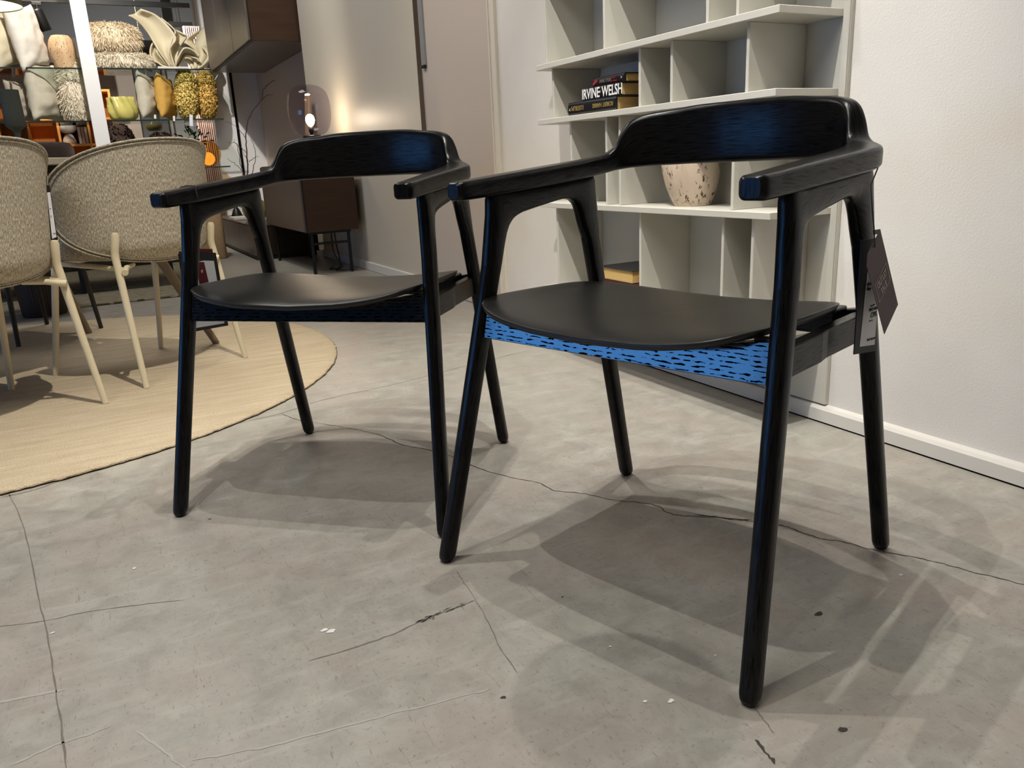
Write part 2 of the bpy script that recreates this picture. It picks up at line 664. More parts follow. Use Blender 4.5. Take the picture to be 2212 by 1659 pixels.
def text_mesh(name, body, size, mat, parent, loc, rot=None, align='LEFT', basis=None, sx=1.0, extrude=0.0002, valign='BOTTOM_BASELINE', bold=0.0):
    cu = bpy.data.curves.new(name, 'FONT')
    cu.body = body
    cu.size = size
    cu.align_x = align
    cu.align_y = valign
    cu.extrude = extrude
    cu.offset = bold
    cu.resolution_u = 3
    t = bpy.data.objects.new(name + '_tmp', cu)
    COL.objects.link(t)
    dg = bpy.context.evaluated_depsgraph_get()
    me = bpy.data.meshes.new_from_object(t.evaluated_get(dg))
    bpy.data.objects.remove(t)
    bpy.data.curves.remove(cu)
    me.name = name
    me.materials.clear()
    me.materials.append(MATS[mat])
    o = bpy.data.objects.new(name, me)
    COL.objects.link(o)
    o.parent = parent
    if basis is not None:
        X, Y, Z = [Vector(b) for b in basis]
        M = Matrix(((X.x * sx, Y.x, Z.x, loc[0]), (X.y * sx, Y.y, Z.y, loc[1]), (X.z * sx, Y.z, Z.z, loc[2]), (0, 0, 0, 1)))
        o.matrix_local = M
    else:
        o.location = loc
        if rot is not None:
            o.rotation_euler = rot
        o.scale = (sx, 1, 1)
    return o

# ================================================================== SETTING
XW = 1.533          # long right-hand wall
XB = 1.513          # front of its skirting
YT = 2.955          # door trim


def build_setting():
    fl = struct('floor', MB().box((-5, -3.2, -.12), (2.2, 13.2, 0)), 'concrete')
    # saw-cut joints, cracks and scuffs lying in the slab surface, traced on the floor plane

    def ribbon(name, pts, w, mat, z=.0004, jitter=0.0, per=5):
        P = catmull([on_z(*p)[:2] for p in pts], per)
        if jitter:
            P = P + RNG.normal(0, jitter, P.shape)
        mb = MB()
        L, R_ = [], []
        for i in range(len(P)):
            t = P[min(i + 1, len(P) - 1)] - P[max(i - 1, 0)]
            t = t / (np.linalg.norm(t) + 1e-9)
            n = np.array([-t[1], t[0]])
            ww = w * (.5 + RNG.random() * .9) if jitter else w
            if i in (0, len(P) - 1):
                ww = w * .2
            L.append((*(P[i] + n * ww / 2), z))
            R_.append((*(P[i] - n * ww / 2), z))
        k = len(P)
        mb.add(L + R_, [(i, i + 1, k + i + 1, k + i) for i in range(k - 1)], smooth=False)
        return mb.build(name, mat, fl)
    ribbon('crack', [(607, 893), (640, 906), (678, 912), (736, 922), (782, 931), (823, 941), (873, 962), (919, 970), (985, 989), (1035, 1012), (1098, 1030), (1160, 1042), (1198, 1060), (1252, 1065), (1326, 1080), (1384, 1086), (1422, 1094), (1448, 1110), (1496, 1115), (1570, 1119), (1623, 1126), (1687, 1135), (1724, 1147), (1771, 1163), (1824, 1171), (1883, 1188), (1983, 1205), (2047, 1221), (2126, 1242), (2230, 1268)], .0021, 'crack_dark', jitter=.0013, per=6)
    ribbon('crack', [(1500, 1112), (1545, 1116), (1590, 1123), (1625, 1122)], .004, 'crack_dark', jitter=.0012)
    ribbon('joint', [(380, 948), (457, 929), (553, 906), (607, 893), (687, 867), (760, 850), (841, 833), (966, 801), (1013, 789), (1072, 774), (1151, 755)], .0030, 'crack_soft', jitter=.0006)
    ribbon('joint', [(15, 1050), (21, 1070), (42, 1113), (66, 1202), (85, 1301), (103, 1371), (118, 1470), (132, 1564), (146, 1670)], .0022, 'crack_soft', jitter=.0005)
    ribbon('joint', [(-20, 1356), (99, 1341), (188, 1322), (300, 1307), (400, 1296)], .0016, 'crack_soft', jitter=.0004)
    ribbon('crack', [(985, 1234), (1000, 1255), (1023, 1288), (1056, 1347), (1081, 1401), (1119, 1455)], .0014, 'crack_soft', jitter=.0006)
    ribbon('crack', [(0, 1075), (60, 1062), (130, 1040), (200, 1018)], .006, 'crack_soft', jitter=.001)
    ribbon('scuff', [(1025, 1297), (985, 1312), (917, 1338), (860, 1365), (799, 1388), (667, 1428)], .0022, 'crack_soft', jitter=.0006)
    for k in range(34):
        f = RNG.uniform(0, 1) ** .8
        x, y = 1008 - 105 * f + RNG.normal(0, 1.5), 1302 + 42 * f + RNG.normal(0, 2.2)
        l = RNG.uniform(3, 8)
        ribbon('scuff', [(x - l, y + l * .45), (x, y + RNG.normal(0, .6)), (x + l, y - l * .45)], RNG.uniform(.0006, .0016), 'scuff_dark', z=.0006, jitter=.0002, per=2)
    ribbon('scuff', [(1060, 1488), (1040, 1493), (920, 1524), (799, 1555), (680, 1587), (564, 1616), (414, 1644)], .0028, 'scuff_pale', jitter=.0008)
    ribbon('scuff', [(-10, 1520), (60, 1505), (140, 1490)], .005, 'scuff_pale', jitter=.0006)
    ribbon('scuff', [(290, 1575), (330, 1605), (375, 1640), (410, 1665)], .003, 'scuff_pale', jitter=.0012)
    ribbon('scuff', [(20, 1655), (120, 1610), (240, 1570)], .004, 'scuff_pale', jitter=.001)
    ribbon('scuff', [(1630, 1530), (1650, 1555), (1672, 1585)], .0016, 'crack_soft', jitter=.0004)
    ribbon('scuff', [(1632, 1597), (1655, 1625), (1672, 1650)], .004, 'scuff_dark', jitter=.001)
    for (x, y, s_) in ((700, 1362, .006), (717, 1364, .006), (290, 1228, .0035), (113, 1368, .003), (1450, 1514, .0045), (1393, 1516, .003), (1318, 1397, .002), (1946, 1242, .004), (1545, 1416, .002)):
        c = on_z(x, y)
        k = 9
        vs = [(c.x + s_ * (.5 + RNG.random()) * math.cos(a), c.y + s_ * (.5 + RNG.random()) * math.sin(a) * .7, .0008) for a in np.linspace(0, 2 * math.pi, k, endpoint=False)]
        MB().add(vs, [tuple(range(k))], smooth=False).build('paint_spot', 'scuff_white', fl)
    for (x, y, s_) in ((1770, 1326, .007), (1088, 1507, .004), (1820, 1578, .006), (452, 1122, .003), (1215, 1290, .002)):
        c = on_z(x, y)
        k = 9
        vs = [(c.x + s_ * (.5 + RNG.random()) * math.cos(a), c.y + s_ * (.4 + RNG.random() * .5) * math.sin(a), .0007) for a in np.linspace(0, 2 * math.pi, k, endpoint=False)]
        MB().add(vs, [tuple(range(k))], smooth=False).build('dark_stain', 'scuff_dark', fl)

    struct('ceiling', MB().box((-5, -3.2, 3.35), (2.2, 13.2, 3.45)), 'ceiling_grey')
    # right wall, in front of and behind the bookcase
    struct('wall_right', MB().box((XW, -3.2, 0), (XW + .25, YT, 3.35)), 'white_plaster')
    sk = struct('baseboard_right', MB().prism([(XB, .004), (XB, .034), (XB + .006, .041), (XW, .044), (XW, .004)], 1, -3.2, YT), 'skirting')
    MB().box((XB + .001, -3.2, 0), (XW, YT, .004)).build('shadow_gap', 'black_gap', sk)
    # door in the same wall, a little recessed
    t = struct('trim_1', MB().box((XW - .016, YT - .02, 0), (XW + .1, YT + .035, 2.35)), 'trim_paint', bevel=.004)
    MB().box((XW - .022, YT + .016, 0), (XW - .014, YT + .024, 2.35)).build('bead', 'trim_paint', t)
    d = struct('door_1', MB().box((1.585, YT + .035, 0.004), (1.63, 3.87, 2.3)), 'door_paint')
    MB().box((1.575, 3.795, 1.13), (1.590, 3.838, 1.62)).build('handle_plate', 'panel_grey', d, bevel=.003)
    MB().box((1.5725, 3.800, 1.118), (1.588, 3.838, 1.132)).build('handle_clip', 'black_metal', d, bevel=.002)
    fr = struct('trim_2', MB().box((1.565, 3.87, 0), (1.64, 3.95, 2.35)), 'cream_gloss_paint', bevel=.004)
    MB().box((1.575, 3.95, 0), (1.64, 4.06, 2.35)).build('inner_architrave', 'cream_gloss_paint', fr, bevel=.006)
    MB().box((1.590, 4.06, 0), (1.64, 4.16, 2.35)).build('outer_architrave', 'cream_gloss_paint', fr, bevel=.006)
    MB().box((1.562, 3.866, 0), (1.59, 3.871, 2.35)).build('door_gap', 'taupe_lacquer', fr)
    struct('wall_right_far', MB().box((1.605, 4.16, 0), (1.85, 6.22, 3.35)), 'cream_gloss_paint')
    struct('wall_right_above_door', MB().box((1.56, YT, 2.35), (1.85, 4.16, 3.35)), 'cream_gloss_paint')
    struct('baseboard_right_far', MB().box((1.590, 4.16, 0), (1.61, 6.22, .055)), 'skirting', bevel=.004)
    struct('wall_niche', MB().box((1.73, 6.22, 0), (1.85, 8.6, 3.35)), 'wall_beige')
    struct('wall_right_back', MB().box((1.73, 8.6, 0), (1.85, 13.2, 3.35)), 'wall_beige')
    struct('wall_back', MB().box((-5, 12.6, 0), (2.2, 12.8, 3.35)), 'wall_beige')
    struct('wall_front', MB().box((-5, -3.2, 0), (2.2, -3.0, 3.35)), 'wall_beige')
    # left wall with the shop window that lets in the dusk
    wl = MB()
    y0, y1, z0, z1 = 1.22, 3.85, .35, 1.25
    ya, yb, za, zb = -1.45, .98, .95, 1.70
    wl.box((-4.7, -3.2, 0), (-4.5, ya, 3.35)).box((-4.7, yb, 0), (-4.5, y0, 3.35)).box((-4.7, ya, 0), (-4.5, yb, za)).box((-4.7, ya, zb), (-4.5, yb, 3.35)).box((-4.7, y1, 0), (-4.5, 13.2, 3.35)).box((-4.7, y0, 0), (-4.5, y1, z0)).box((-4.7, y0, z1), (-4.5, y1, 3.35))
    struct('wall_left', wl, 'wall_beige')
    wf = MB()
    for a in (y0, y1 - .05):
        wf.box((-4.63, a, z0), (-4.55, a + .05, z1))
    wf.box((-4.63, y0, z0), (-4.55, y1, z0 + .05)).box((-4.63, y0, z1 - .05), (-4.55, y1, z1))
    w = struct('window_1', wf, 'black_metal')
    MB().box((-4.60, y0 + .05, z0 + .05), (-4.592, y1 - .05, z1 - .05)).build('pane', 'window_glass', w)
    wf = MB()
    for a in (ya, yb - .05):
        wf.box((-4.63, a, za), (-4.55, a + .05, zb))
    wf.box((-4.63, ya, za), (-4.55, yb, za + .05)).box((-4.63, ya, zb - .05), (-4.55, yb, zb))
    w = struct('added_window', wf, 'black_metal')  # dim window added to put a dark blue reflection on the further armchair
    MB().box((-4.60, ya + .05, za + .05), (-4.592, yb - .05, zb - .05)).build('pane', 'tinted_glass', w)
    pl = bpy.data.lights.new('window_portal', 'AREA')
    pl.shape = 'RECTANGLE'
    pl.size, pl.size_y = y1 - y0, z1 - z0
    pl.cycles.is_portal = True
    po = bpy.data.objects.new('window_portal', pl)
    COL.objects.link(po)
    po.location = (-4.66, (y0 + y1) / 2, (z0 + z1) / 2)
    po.rotation_euler = Vector((1, 0, 0)).to_track_quat('-Z', 'Z').to_euler()


build_setting()


# ================================================================== BLACK OAK ARMCHAIRS
def lerp(a, b, t):
    return a + (b - a) * t


F0, F1 = np.array([.283, .238, 0]), np.array([.2435, .099, .605])
B0, B1 = np.array([.263, -.262, 0]), np.array([.2405, -.101, .615])


def _yc(p0, p1, z):
    return p0[1] + (p1[1] - p0[1]) * z / p1[2]


def _xat(z, y):
    t = z / .61
    f = min(max((y + .13) / .26, 0), 1)
    return lerp(lerp(B0[0], B1[0], t), lerp(F0[0], F1[0], t), f)


LEGZ = [(0.0, .45), (.003, .72), (.008, .92), (.016, 1.0), (.12, 1.03), (.30, 1.10), (.42, 1.17), (.50, 1.25)]
# rungs of the frame between the two leg tops: inner (y,z), outer (y,z)
RUNGS = [((.1055, .500), (.1405, .500)), ((.0990, .530), (.1350, .545)), ((.0920, .552), (.1310, .580)), ((.0800, .5675), (.1275, .6135)),
         ((.0640, .5755), (.0950, .6155)), ((.0430, .5800), (.0600, .6180)), ((.0000, .5865), (.0000, .6215)), ((-.0400, .5920), (-.0550, .6250)),
         ((-.0620, .5905), (-.0980, .6275)), ((-.0765, .5815), (-.1280, .6295)), ((-.0860, .5660), (-.1340, .600)), ((-.0945, .5450), (-.1400, .565)),
         ((-.1080, .5200), (-.1440, .520))]


def leg_mb(p0, p1, s, ztop):
    secs = []
    for z, k in LEGZ[:-1] + [(ztop, 1.25)]:
        y = _yc(p0, p1, z)
        hy = .0140 * k
        if z == ztop:
            r = RUNGS[0] if p0 is F0 else RUNGS[-1]
            y, hy = (r[0][0] + r[1][0]) / 2, abs(r[0][0] - r[1][0]) / 2
        hx = .0128 * min(k, 1.0)
        x = p0[0] + (p1[0] - p0[0]) * z / p1[2]
        sg = 1 if p0 is F0 else -1
        secs.append([(s * (x + a), y + sg * b, z) for a, b in superell(hx, hy, 2.9, 20)])
    return MB().loft(secs, cap='start')


def rail_mb(s):
    A = catmull(np.array([[*i, *o] for i, o in RUNGS]), 3)
    secs = []
    for iy, iz, oy, oz in A:
        c = np.array([(iy + oy) / 2, (iz + oz) / 2])
        w = np.array([oy - iy, oz - iz])
        hw = np.linalg.norm(w) / 2
        w = w / (2 * hw)
        x = _xat(c[1], c[0]) if 0 < len(secs) < len(A) - 1 else (F0[0] + (F1[0] - F0[0]) * c[1] / F1[2] if not secs else B0[0] + (B1[0] - B0[0]) * c[1] / B1[2])
        secs.append([(s * (x + a), c[0] + w[0] * b, c[1] + w[1] * b) for a, b in superell(.0128, hw, 2.9, 20)])
    return MB().loft(secs, cap=False)


# stations of the back and arm: inner (x,y), outer (x,y), z bottom, z top, corner radius
ST = [
    ((0, -.224), (0, -.246), .6410, .7390, .0100),
    ((.045, -.2215), (.047, -.2440), .6410, .7385, .0100),
    ((.085, -.214), (.090, -.2370), .6410, .7370, .0100),
    ((.120, -.204), (.129, -.2270), .6405, .7330, .0100),
    ((.150, -.192), (.164, -.2140), .6400, .7300, .0100),
    ((.172, -.180), (.190, -.2010), .6390, .7250, .0102),
    ((.186, -.170), (.205, -.1900), .6380, .7165, .0105),
    ((.195, -.160), (.215, -.1815), .6365, .7000, .0105),
    ((.201, -.149), (.224, -.1730), .6350, .6775, .0100),
    ((.205, -.136), (.237, -.1610), .6325, .6655, .0090),
    ((.208, -.120), (.250, -.1480), .6300, .6610, .0085),
    ((.210, -.101), (.2600, -.1290), .6275, .6580, .0080),
    ((.2115, -.076), (.2640, -.0950), .6245, .6550, .0078),
    ((.2135, -.030), (.2640, -.0350), .6205, .6510, .0076),
    ((.2165, .040), (.2625, .0390), .6155, .6455, .0076),
    ((.2195, .110), (.2610, .1100), .6105, .6400, .0076),
    ((.2215, .160), (.2600, .1600), .6070, .6360, .0076),
    ((.2225, .190), (.2595, .1900), .6055, .6338, .0076),
    ((.2245, .2000), (.2580, .2000), .6060, .6332, .0076),
    ((.2300, .2055), (.2530, .2055), .6085, .6305, .0070),
]


def station_loops(i0, i1, per=3, mirror=False, s=1):
    arr = np.array([[*a, *b, c, d, e] for a, b, c, d, e in ST])
    A = catmull(arr, per)
    idx0, idx1 = i0 * per, i1 * per
    loops = []
    for k in range(idx0, idx1 + 1):
        ix, iy, ox, oy, zb, zt, r = A[k]
        c = np.array([(ix + ox) / 2, (iy + oy) / 2])
        w = np.array([ox - ix, oy - iy])
        hw = np.linalg.norm(w) / 2
        w = w / (2 * hw)
        zc, hh = (zb + zt) / 2, (zt - zb) / 2
        loops.append([(s * (c[0] + w[0] * a), c[1] + w[1] * a, zc + b) for a, b in roundrect(hw, hh, min(r, hw * .96), 5)])
    return loops


def seat_z(x, y):
    return .4300 + .0240 * (abs(x) / .235) ** 2 - .011 * ((.2 - y) / .4) - .010 * max(0, (y - .16) / .05) ** 2 * .6


def seat_outline(n=96):
    pts = []
    for t in np.linspace(0, 2 * math.pi, n, endpoint=False):
        c, s_ = math.cos(t), math.sin(t)
        if s_ >= 0:
            e = 5.6
            x = .241 * math.copysign(abs(c) ** (2 / e), c)
            y = .0 + .210 * abs(s_) ** (2 / e)
        else:
            e = 5.0
            x = math.copysign(abs(c) ** (2 / e), c)
            y = -.140 * abs(s_) ** (2 / e)
            k = abs(y) / .140
            y -= .058 * k * (1 - x * x)
            x *= .241 - .008 * k
        pts.append((x, y))
    return pts


def seat_mb():
    out = seat_outline()
    n = len(out)
    rings = [.0, .25, .5, .72, .88, .96, .985, 1.0]
    vs, fs, uv = [], [], []

    def layer(dz, shrink, rev):
        base = len(vs)
        for k in rings:
            for x, y in out:
                px, py = x * k * shrink, (y - .01) * k * shrink + .01
                z = seat_z(px, py) + dz
                if k >= .985:
                    z += (-.0012 if dz == 0 else .002) * ((k - .97) / .03)
                vs.append((px, py, z))
        for i in range(len(rings) - 1):
            for j in range(n):
                a, b = base + i * n + j, base + i * n + (j + 1) % n
                q = (a, b, b + n, a + n) if not rev else (a, a + n, b + n, b)
                fs.append(q)
                uv.append(tuple((vs[m][0], vs[m][1]) for m in q))
        return base
    t = layer(0, 1.0, False)
    b = layer(-.0115, .985, True)
    o1, o2 = t + (len(rings) - 1) * n, b + (len(rings) - 1) * n
    for j in range(n):
        k = (j + 1) % n
        q = (o1 + j, o1 + k, o2 + k, o2 + j)
        fs.append(q)
        uv.append(tuple((vs[m][0], vs[m][1] + vs[m][2]) for m in q))
    return MB().add(vs, fs, uv, True)


def apron_front_mb():
    secs = []
    for x in np.linspace(-.252, .252, 25):
        zt = min(.438, seat_z(x, .15) - .016)
        q = []
        for dy, z in ((0, .3845), (0, zt), (-.019, zt), (-.019, .3845)):
            y = .1515 + (.41 - z) * .20 + dy
            q.append((x, y, z))
        secs.append(q)
    return MB().loft(secs, smooth=False)


def side_apron_mb(s):
    secs = []
    for y in np.linspace(.145, -.165, 13):
        zt = min(.424, seat_z(.236, y) - .018)
        x = .2450 - .004 * (y < 0)
        secs.append([(s * (x + dx), y, z) for dx, z in ((.009, .3845), (.009, zt), (-.009, zt), (-.009, .3845))])
    return MB().loft(secs, smooth=False)


def apron_back_mb():
    secs = []
    for x in np.linspace(-.248, .248, 21):
        zt = min(.43, seat_z(x, -.155) - .016)
        secs.append([(x, y, z) for y, z in ((-.148, .3845), (-.148, zt), (-.166, zt), (-.166, .3845))])
    return MB().loft(secs, smooth=False)


def black_chair(loc, ang, label):
    t = empty('armchair', (loc[0], loc[1], 0), ang - math.pi / 2)
    tag(t, label, 'chair', 'black oak armchairs in the foreground')
    for s in (1, -1):
        leg_mb(F0, F1, s, .500).build('leg', 'black_oak', t)
        leg_mb(B0, B1, s, .520).build('leg', 'black_oak', t)
        rail_mb(s).build('side_rail', 'black_oak', t)
    per = 3
    right = station_loops(0, 10, per, s=1)
    left = station_loops(0, 10, per, s=-1)
    loops = [np.array(q) for q in left[::-1]] + [np.array(q) for q in right[1:]]
    MB().loft(loops, cap=True).build('backrest', 'black_oak', t)
    for s in (1, -1):
        lp = station_loops(10, len(ST) - 1, per, s=s)
        MB().loft(lp).build('armrest', 'black_oak', t)
    seat_mb().build('seat', 'black_oak_veneer', t)
    apron_front_mb().build('front_apron', 'black_oak_open_grain', t, bevel=.0012, seg=1)
    apron_back_mb().build('back_apron', 'black_oak', t, bevel=.0012, seg=1)
    for s in (1, -1):
        side_apron_mb(s).build('side_apron', 'black_oak', t, bevel=.0012, seg=1)
        MB().box((s * .205 - .016, -.148, .40), (s * .205 + .016, -.10, .432)).build('seat_block', 'black_oak', t, bevel=.003)
        MB().box((s * .228 - .012, .118, .4335), (s * .228 + .012, .133, .4365)).build('seat_bracket', 'panel_grey', t)
    return t


CHR = black_chair((.7584, .9387), math.radians(-162.02), 'large black oak armchair nearest the camera, with a burgundy sale tag')
CHL = black_chair((.4307, 1.5879), math.radians(-132.48), 'black oak armchair standing nearer the beige rug, further from the camera')


def cl(chair, x, y, z):
    """chair-local to world"""
    return Euler((0, 0, chair.rotation_euler[2])).to_matrix() @ Vector((x, y, z)) + chair.location




# ================================================================== BOOKCASE
def build_bookcase():
    t = empty('bookcase', (1.42, 1.78, 0))
    tag(t, 'pale greige open bookcase with staggered dividers on the right wall', 'bookcase')
    o = Vector((1.42, 1.78, 0))

    def bx(name, lo, hi, mat='shelf_lacquer', bevel=.0012):
        lo, hi = Vector(lo) - o, Vector(hi) - o
        return MB().box(lo, hi).build(name, mat, t, bevel=bevel, seg=1)
    XF, XP, YR, YL = 1.3256, 1.520, 1.2805, 2.288
    tops = [.2480, .5235, .7820, .9445, 1.205, 1.365, 1.625, 1.785, 2.045]
    for z in tops:
        bx('shelf', (XF, YR, z - .0160), (XP, YL, z))
    bx('back_panel', (XP, 1.263, .046), (XW - .0005, 2.262, 2.06))
    bx('front_strip', (XP - .004, 1.2635, .21), (XP, YR, 2.06))
    rows = {0: [2.216, 1.774, 1.447, 1.349], 1: [2.122, 1.933, 1.868, 1.420], 2: [2.218, 1.776, 1.646, 1.385],
            3: [2.254, 1.937, 1.519, 1.421], 4: [2.2, 1.78, 1.5, 1.36], 5: [2.24, 1.9, 1.6, 1.4], 6: [2.2, 1.75, 1.5, 1.34], 7: [2.23, 1.9, 1.65, 1.4]}
    for k, ys in rows.items():
        for y in ys:
            bx('divider', (XF + .018, y - .0045, tops[k]), (XP, y + .0045, tops[k + 1] - .0160))
    # lowest row hangs open to the wall
    for y in (2.10, 1.70, 1.42):
        bx('divider', (XF + .05, y - .0045, .13), (XP, y + .0045, .232))
    return t


BC = build_bookcase()


def book(x0, x1, y0, y1, z0, z1, cover, label, rz=0.0, spine='x'):
    """lying book, spine towards -x"""
    c = Vector(((x0 + x1) / 2, (y0 + y1) / 2, z0))
    t = empty('book', c, rz)
    tag(t, label, 'book', 'books lying on the bookcase')
    hx, hy, h = (x1 - x0) / 2, (y1 - y0) / 2, z1 - z0
    ct = .0022
    MB().box((-hx, -hy, 0), (hx, hy, ct)).build('cover', cover, t, bevel=.0005, seg=1)
    MB().box((-hx, -hy, h - ct), (hx, hy, h)).build('cover', cover, t, bevel=.0005, seg=1)
    # rounded spine
    pr = []
    for a in np.linspace(-90, 90, 9):
        pr.append((-hx + .003 - .006 * math.cos(math.radians(a)), h / 2 + h / 2 * math.sin(math.radians(a))))
    pr += [(-hx + .004, h), (-hx + .004, 0)]
    MB().prism(pr, 1, -hy, hy, smooth=False).build('spine', cover, t)
    MB().box((-hx + .004, -hy + .004, ct), (hx - .004, hy - .004, h - ct)).build('pages', 'book_pages', t)
    return t, hx, hy, h


SPB = ((0, -1, 0), (0, 0, 1), (-1, 0, 0))          # reading direction on a spine that faces -x
SPU = ((0, 1, 0), (0, 0, -1), (-1, 0, 0))          # the same, upside down


def build_books():
    z = .7822
    t, hx, hy, h = book(1.338, 1.50, 1.880, 2.116, z, z + .037, 'book_black', 'thick black hardback lying upside down at the bottom of the three-book stack', .03)
    text_mesh('title', 'ROBERT HARRIS', .0165, 'gold_print', t, (-hx - .0038, -hy + .010, h * .66), basis=SPU, sx=.82)
    text_mesh('title', 'LUSTRUM', .0185, 'gold_print', t, (-hx - .0038, hy - .083, h * .68), basis=SPU, sx=.78)
    text_mesh('imprint', '<', .016, 'white_print', t, (-hx - .0038, hy - .006, h * .30), basis=SPB)
    z += .0372
    t, hx, hy, h = book(1.345, 1.49, 1.862, 2.052, z, z + .034, 'book_dark', 'black paperback with huge white author name in the middle of the stack', .0)
    text_mesh('title', 'IRVINE', .0385, 'white_print', t, (-hx - .0040, hy - .002, .0045), basis=SPB, sx=.80, bold=.0007)
    text_mesh('title', 'WELSH', .0385, 'white_print', t, (-hx - .0040, -.010, .0045), basis=SPB, sx=.80, bold=.0007)
    text_mesh('title', 'CRIME', .008, 'white_print', t, (-hx - .0041, .014, .0150), basis=SPB, sx=.8)
    z += .0342
    t, hx, hy, h = book(1.350, 1.48, 1.846, 2.006, z, z + .0235, 'book_dark', 'thin dark paperback with red emblem on top of the three-book stack', -.02)
    text_mesh('title', 'ANNE TYLER', .0125, 'grey_print', t, (-hx - .0040, hy - .040, .0075), basis=SPB, sx=.82)
    text_mesh('imprint', '>', .012, 'white_print', t, (-hx - .0040, -hy + .014, .008), basis=SPB)
    MB().add([(-hx - .0036, hy - .006, .003), (-hx - .0036, hy - .030, .012), (-hx - .0036, hy - .030, .019), (-hx - .0036, hy - .018, .018), (-hx - .0036, hy - .004, .010)], [(0, 1, 2, 3, 4)], smooth=False).build('emblem', 'red_print', t)
    text_mesh('subtitle', 'A Spool', .007, 'red_print', t, (-hx - .0040, -hy + .062, .013), basis=SPB)
    text_mesh('subtitle', 'of Thread', .007, 'red_print', t, (-hx - .0040, -hy + .062, .005), basis=SPB)
    # two books one shelf from the bottom
    book(1.345, 1.50, 1.800, 1.975, .2485, .3020, 'book_red', 'dark red hardback under another book on the low shelf')
    t, hx, hy, h = book(1.345, 1.49, 1.812, 1.985, .3025, .3400, 'book_black', 'black covered hardback with yellowed pages on the low shelf')
    for c in list(t.children):
        if c.name.startswith('spine'):
            c.location.x = hx * 2 - .001
    return


build_books()


def build_stone_vase():
    c = Vector((1.425, 1.652, .5238))
    t = empty('stone_vase', c)
    tag(t, 'egg-shaped pitted travertine vase on the bookcase shelf', 'vase')
    prof = [(.0, 0), (.045, 0), (.050, .003), (.060, .022), (.071, .052), (.078, .085), (.0795, .115), (.076, .145), (.066, .172), (.050, .190), (.034, .196), (.028, .198), (.024, .196), (.022, .18), (.0, .176)]
    P = catmull(prof, 3)
    m = MB().lathe([(p[0], p[1]) for p in P], 40)
    m.v = [(x * .92, y + z * .10, z) for x, y, z in m.v]
    m.build('body', 'travertine', t)
    return t


build_stone_vase()


# ================================================================== TAGS ON THE BLACK CHAIRS
def on_plane(px, py, P, n):
    d = Vector(_ray(px, py))
    c = Vector(C0)
    return c + d * ((Vector(P) - c).dot(n) / d.dot(n))


def slab(name, pts, n, th, mat, parent, o):
    """flat sheet through the given points, th thick along -n, local to o"""
    k = len(pts)
    f = [p - o for p in pts]
    b = [p - o - n * th for p in pts]
    fs = [tuple(range(k)), tuple(range(2 * k - 1, k - 1, -1))] + [(i, k + i, k + (i + 1) % k, (i + 1) % k) for i in range(k)]
    return MB().add(f + b, fs, smooth=False).build(name, mat, parent)


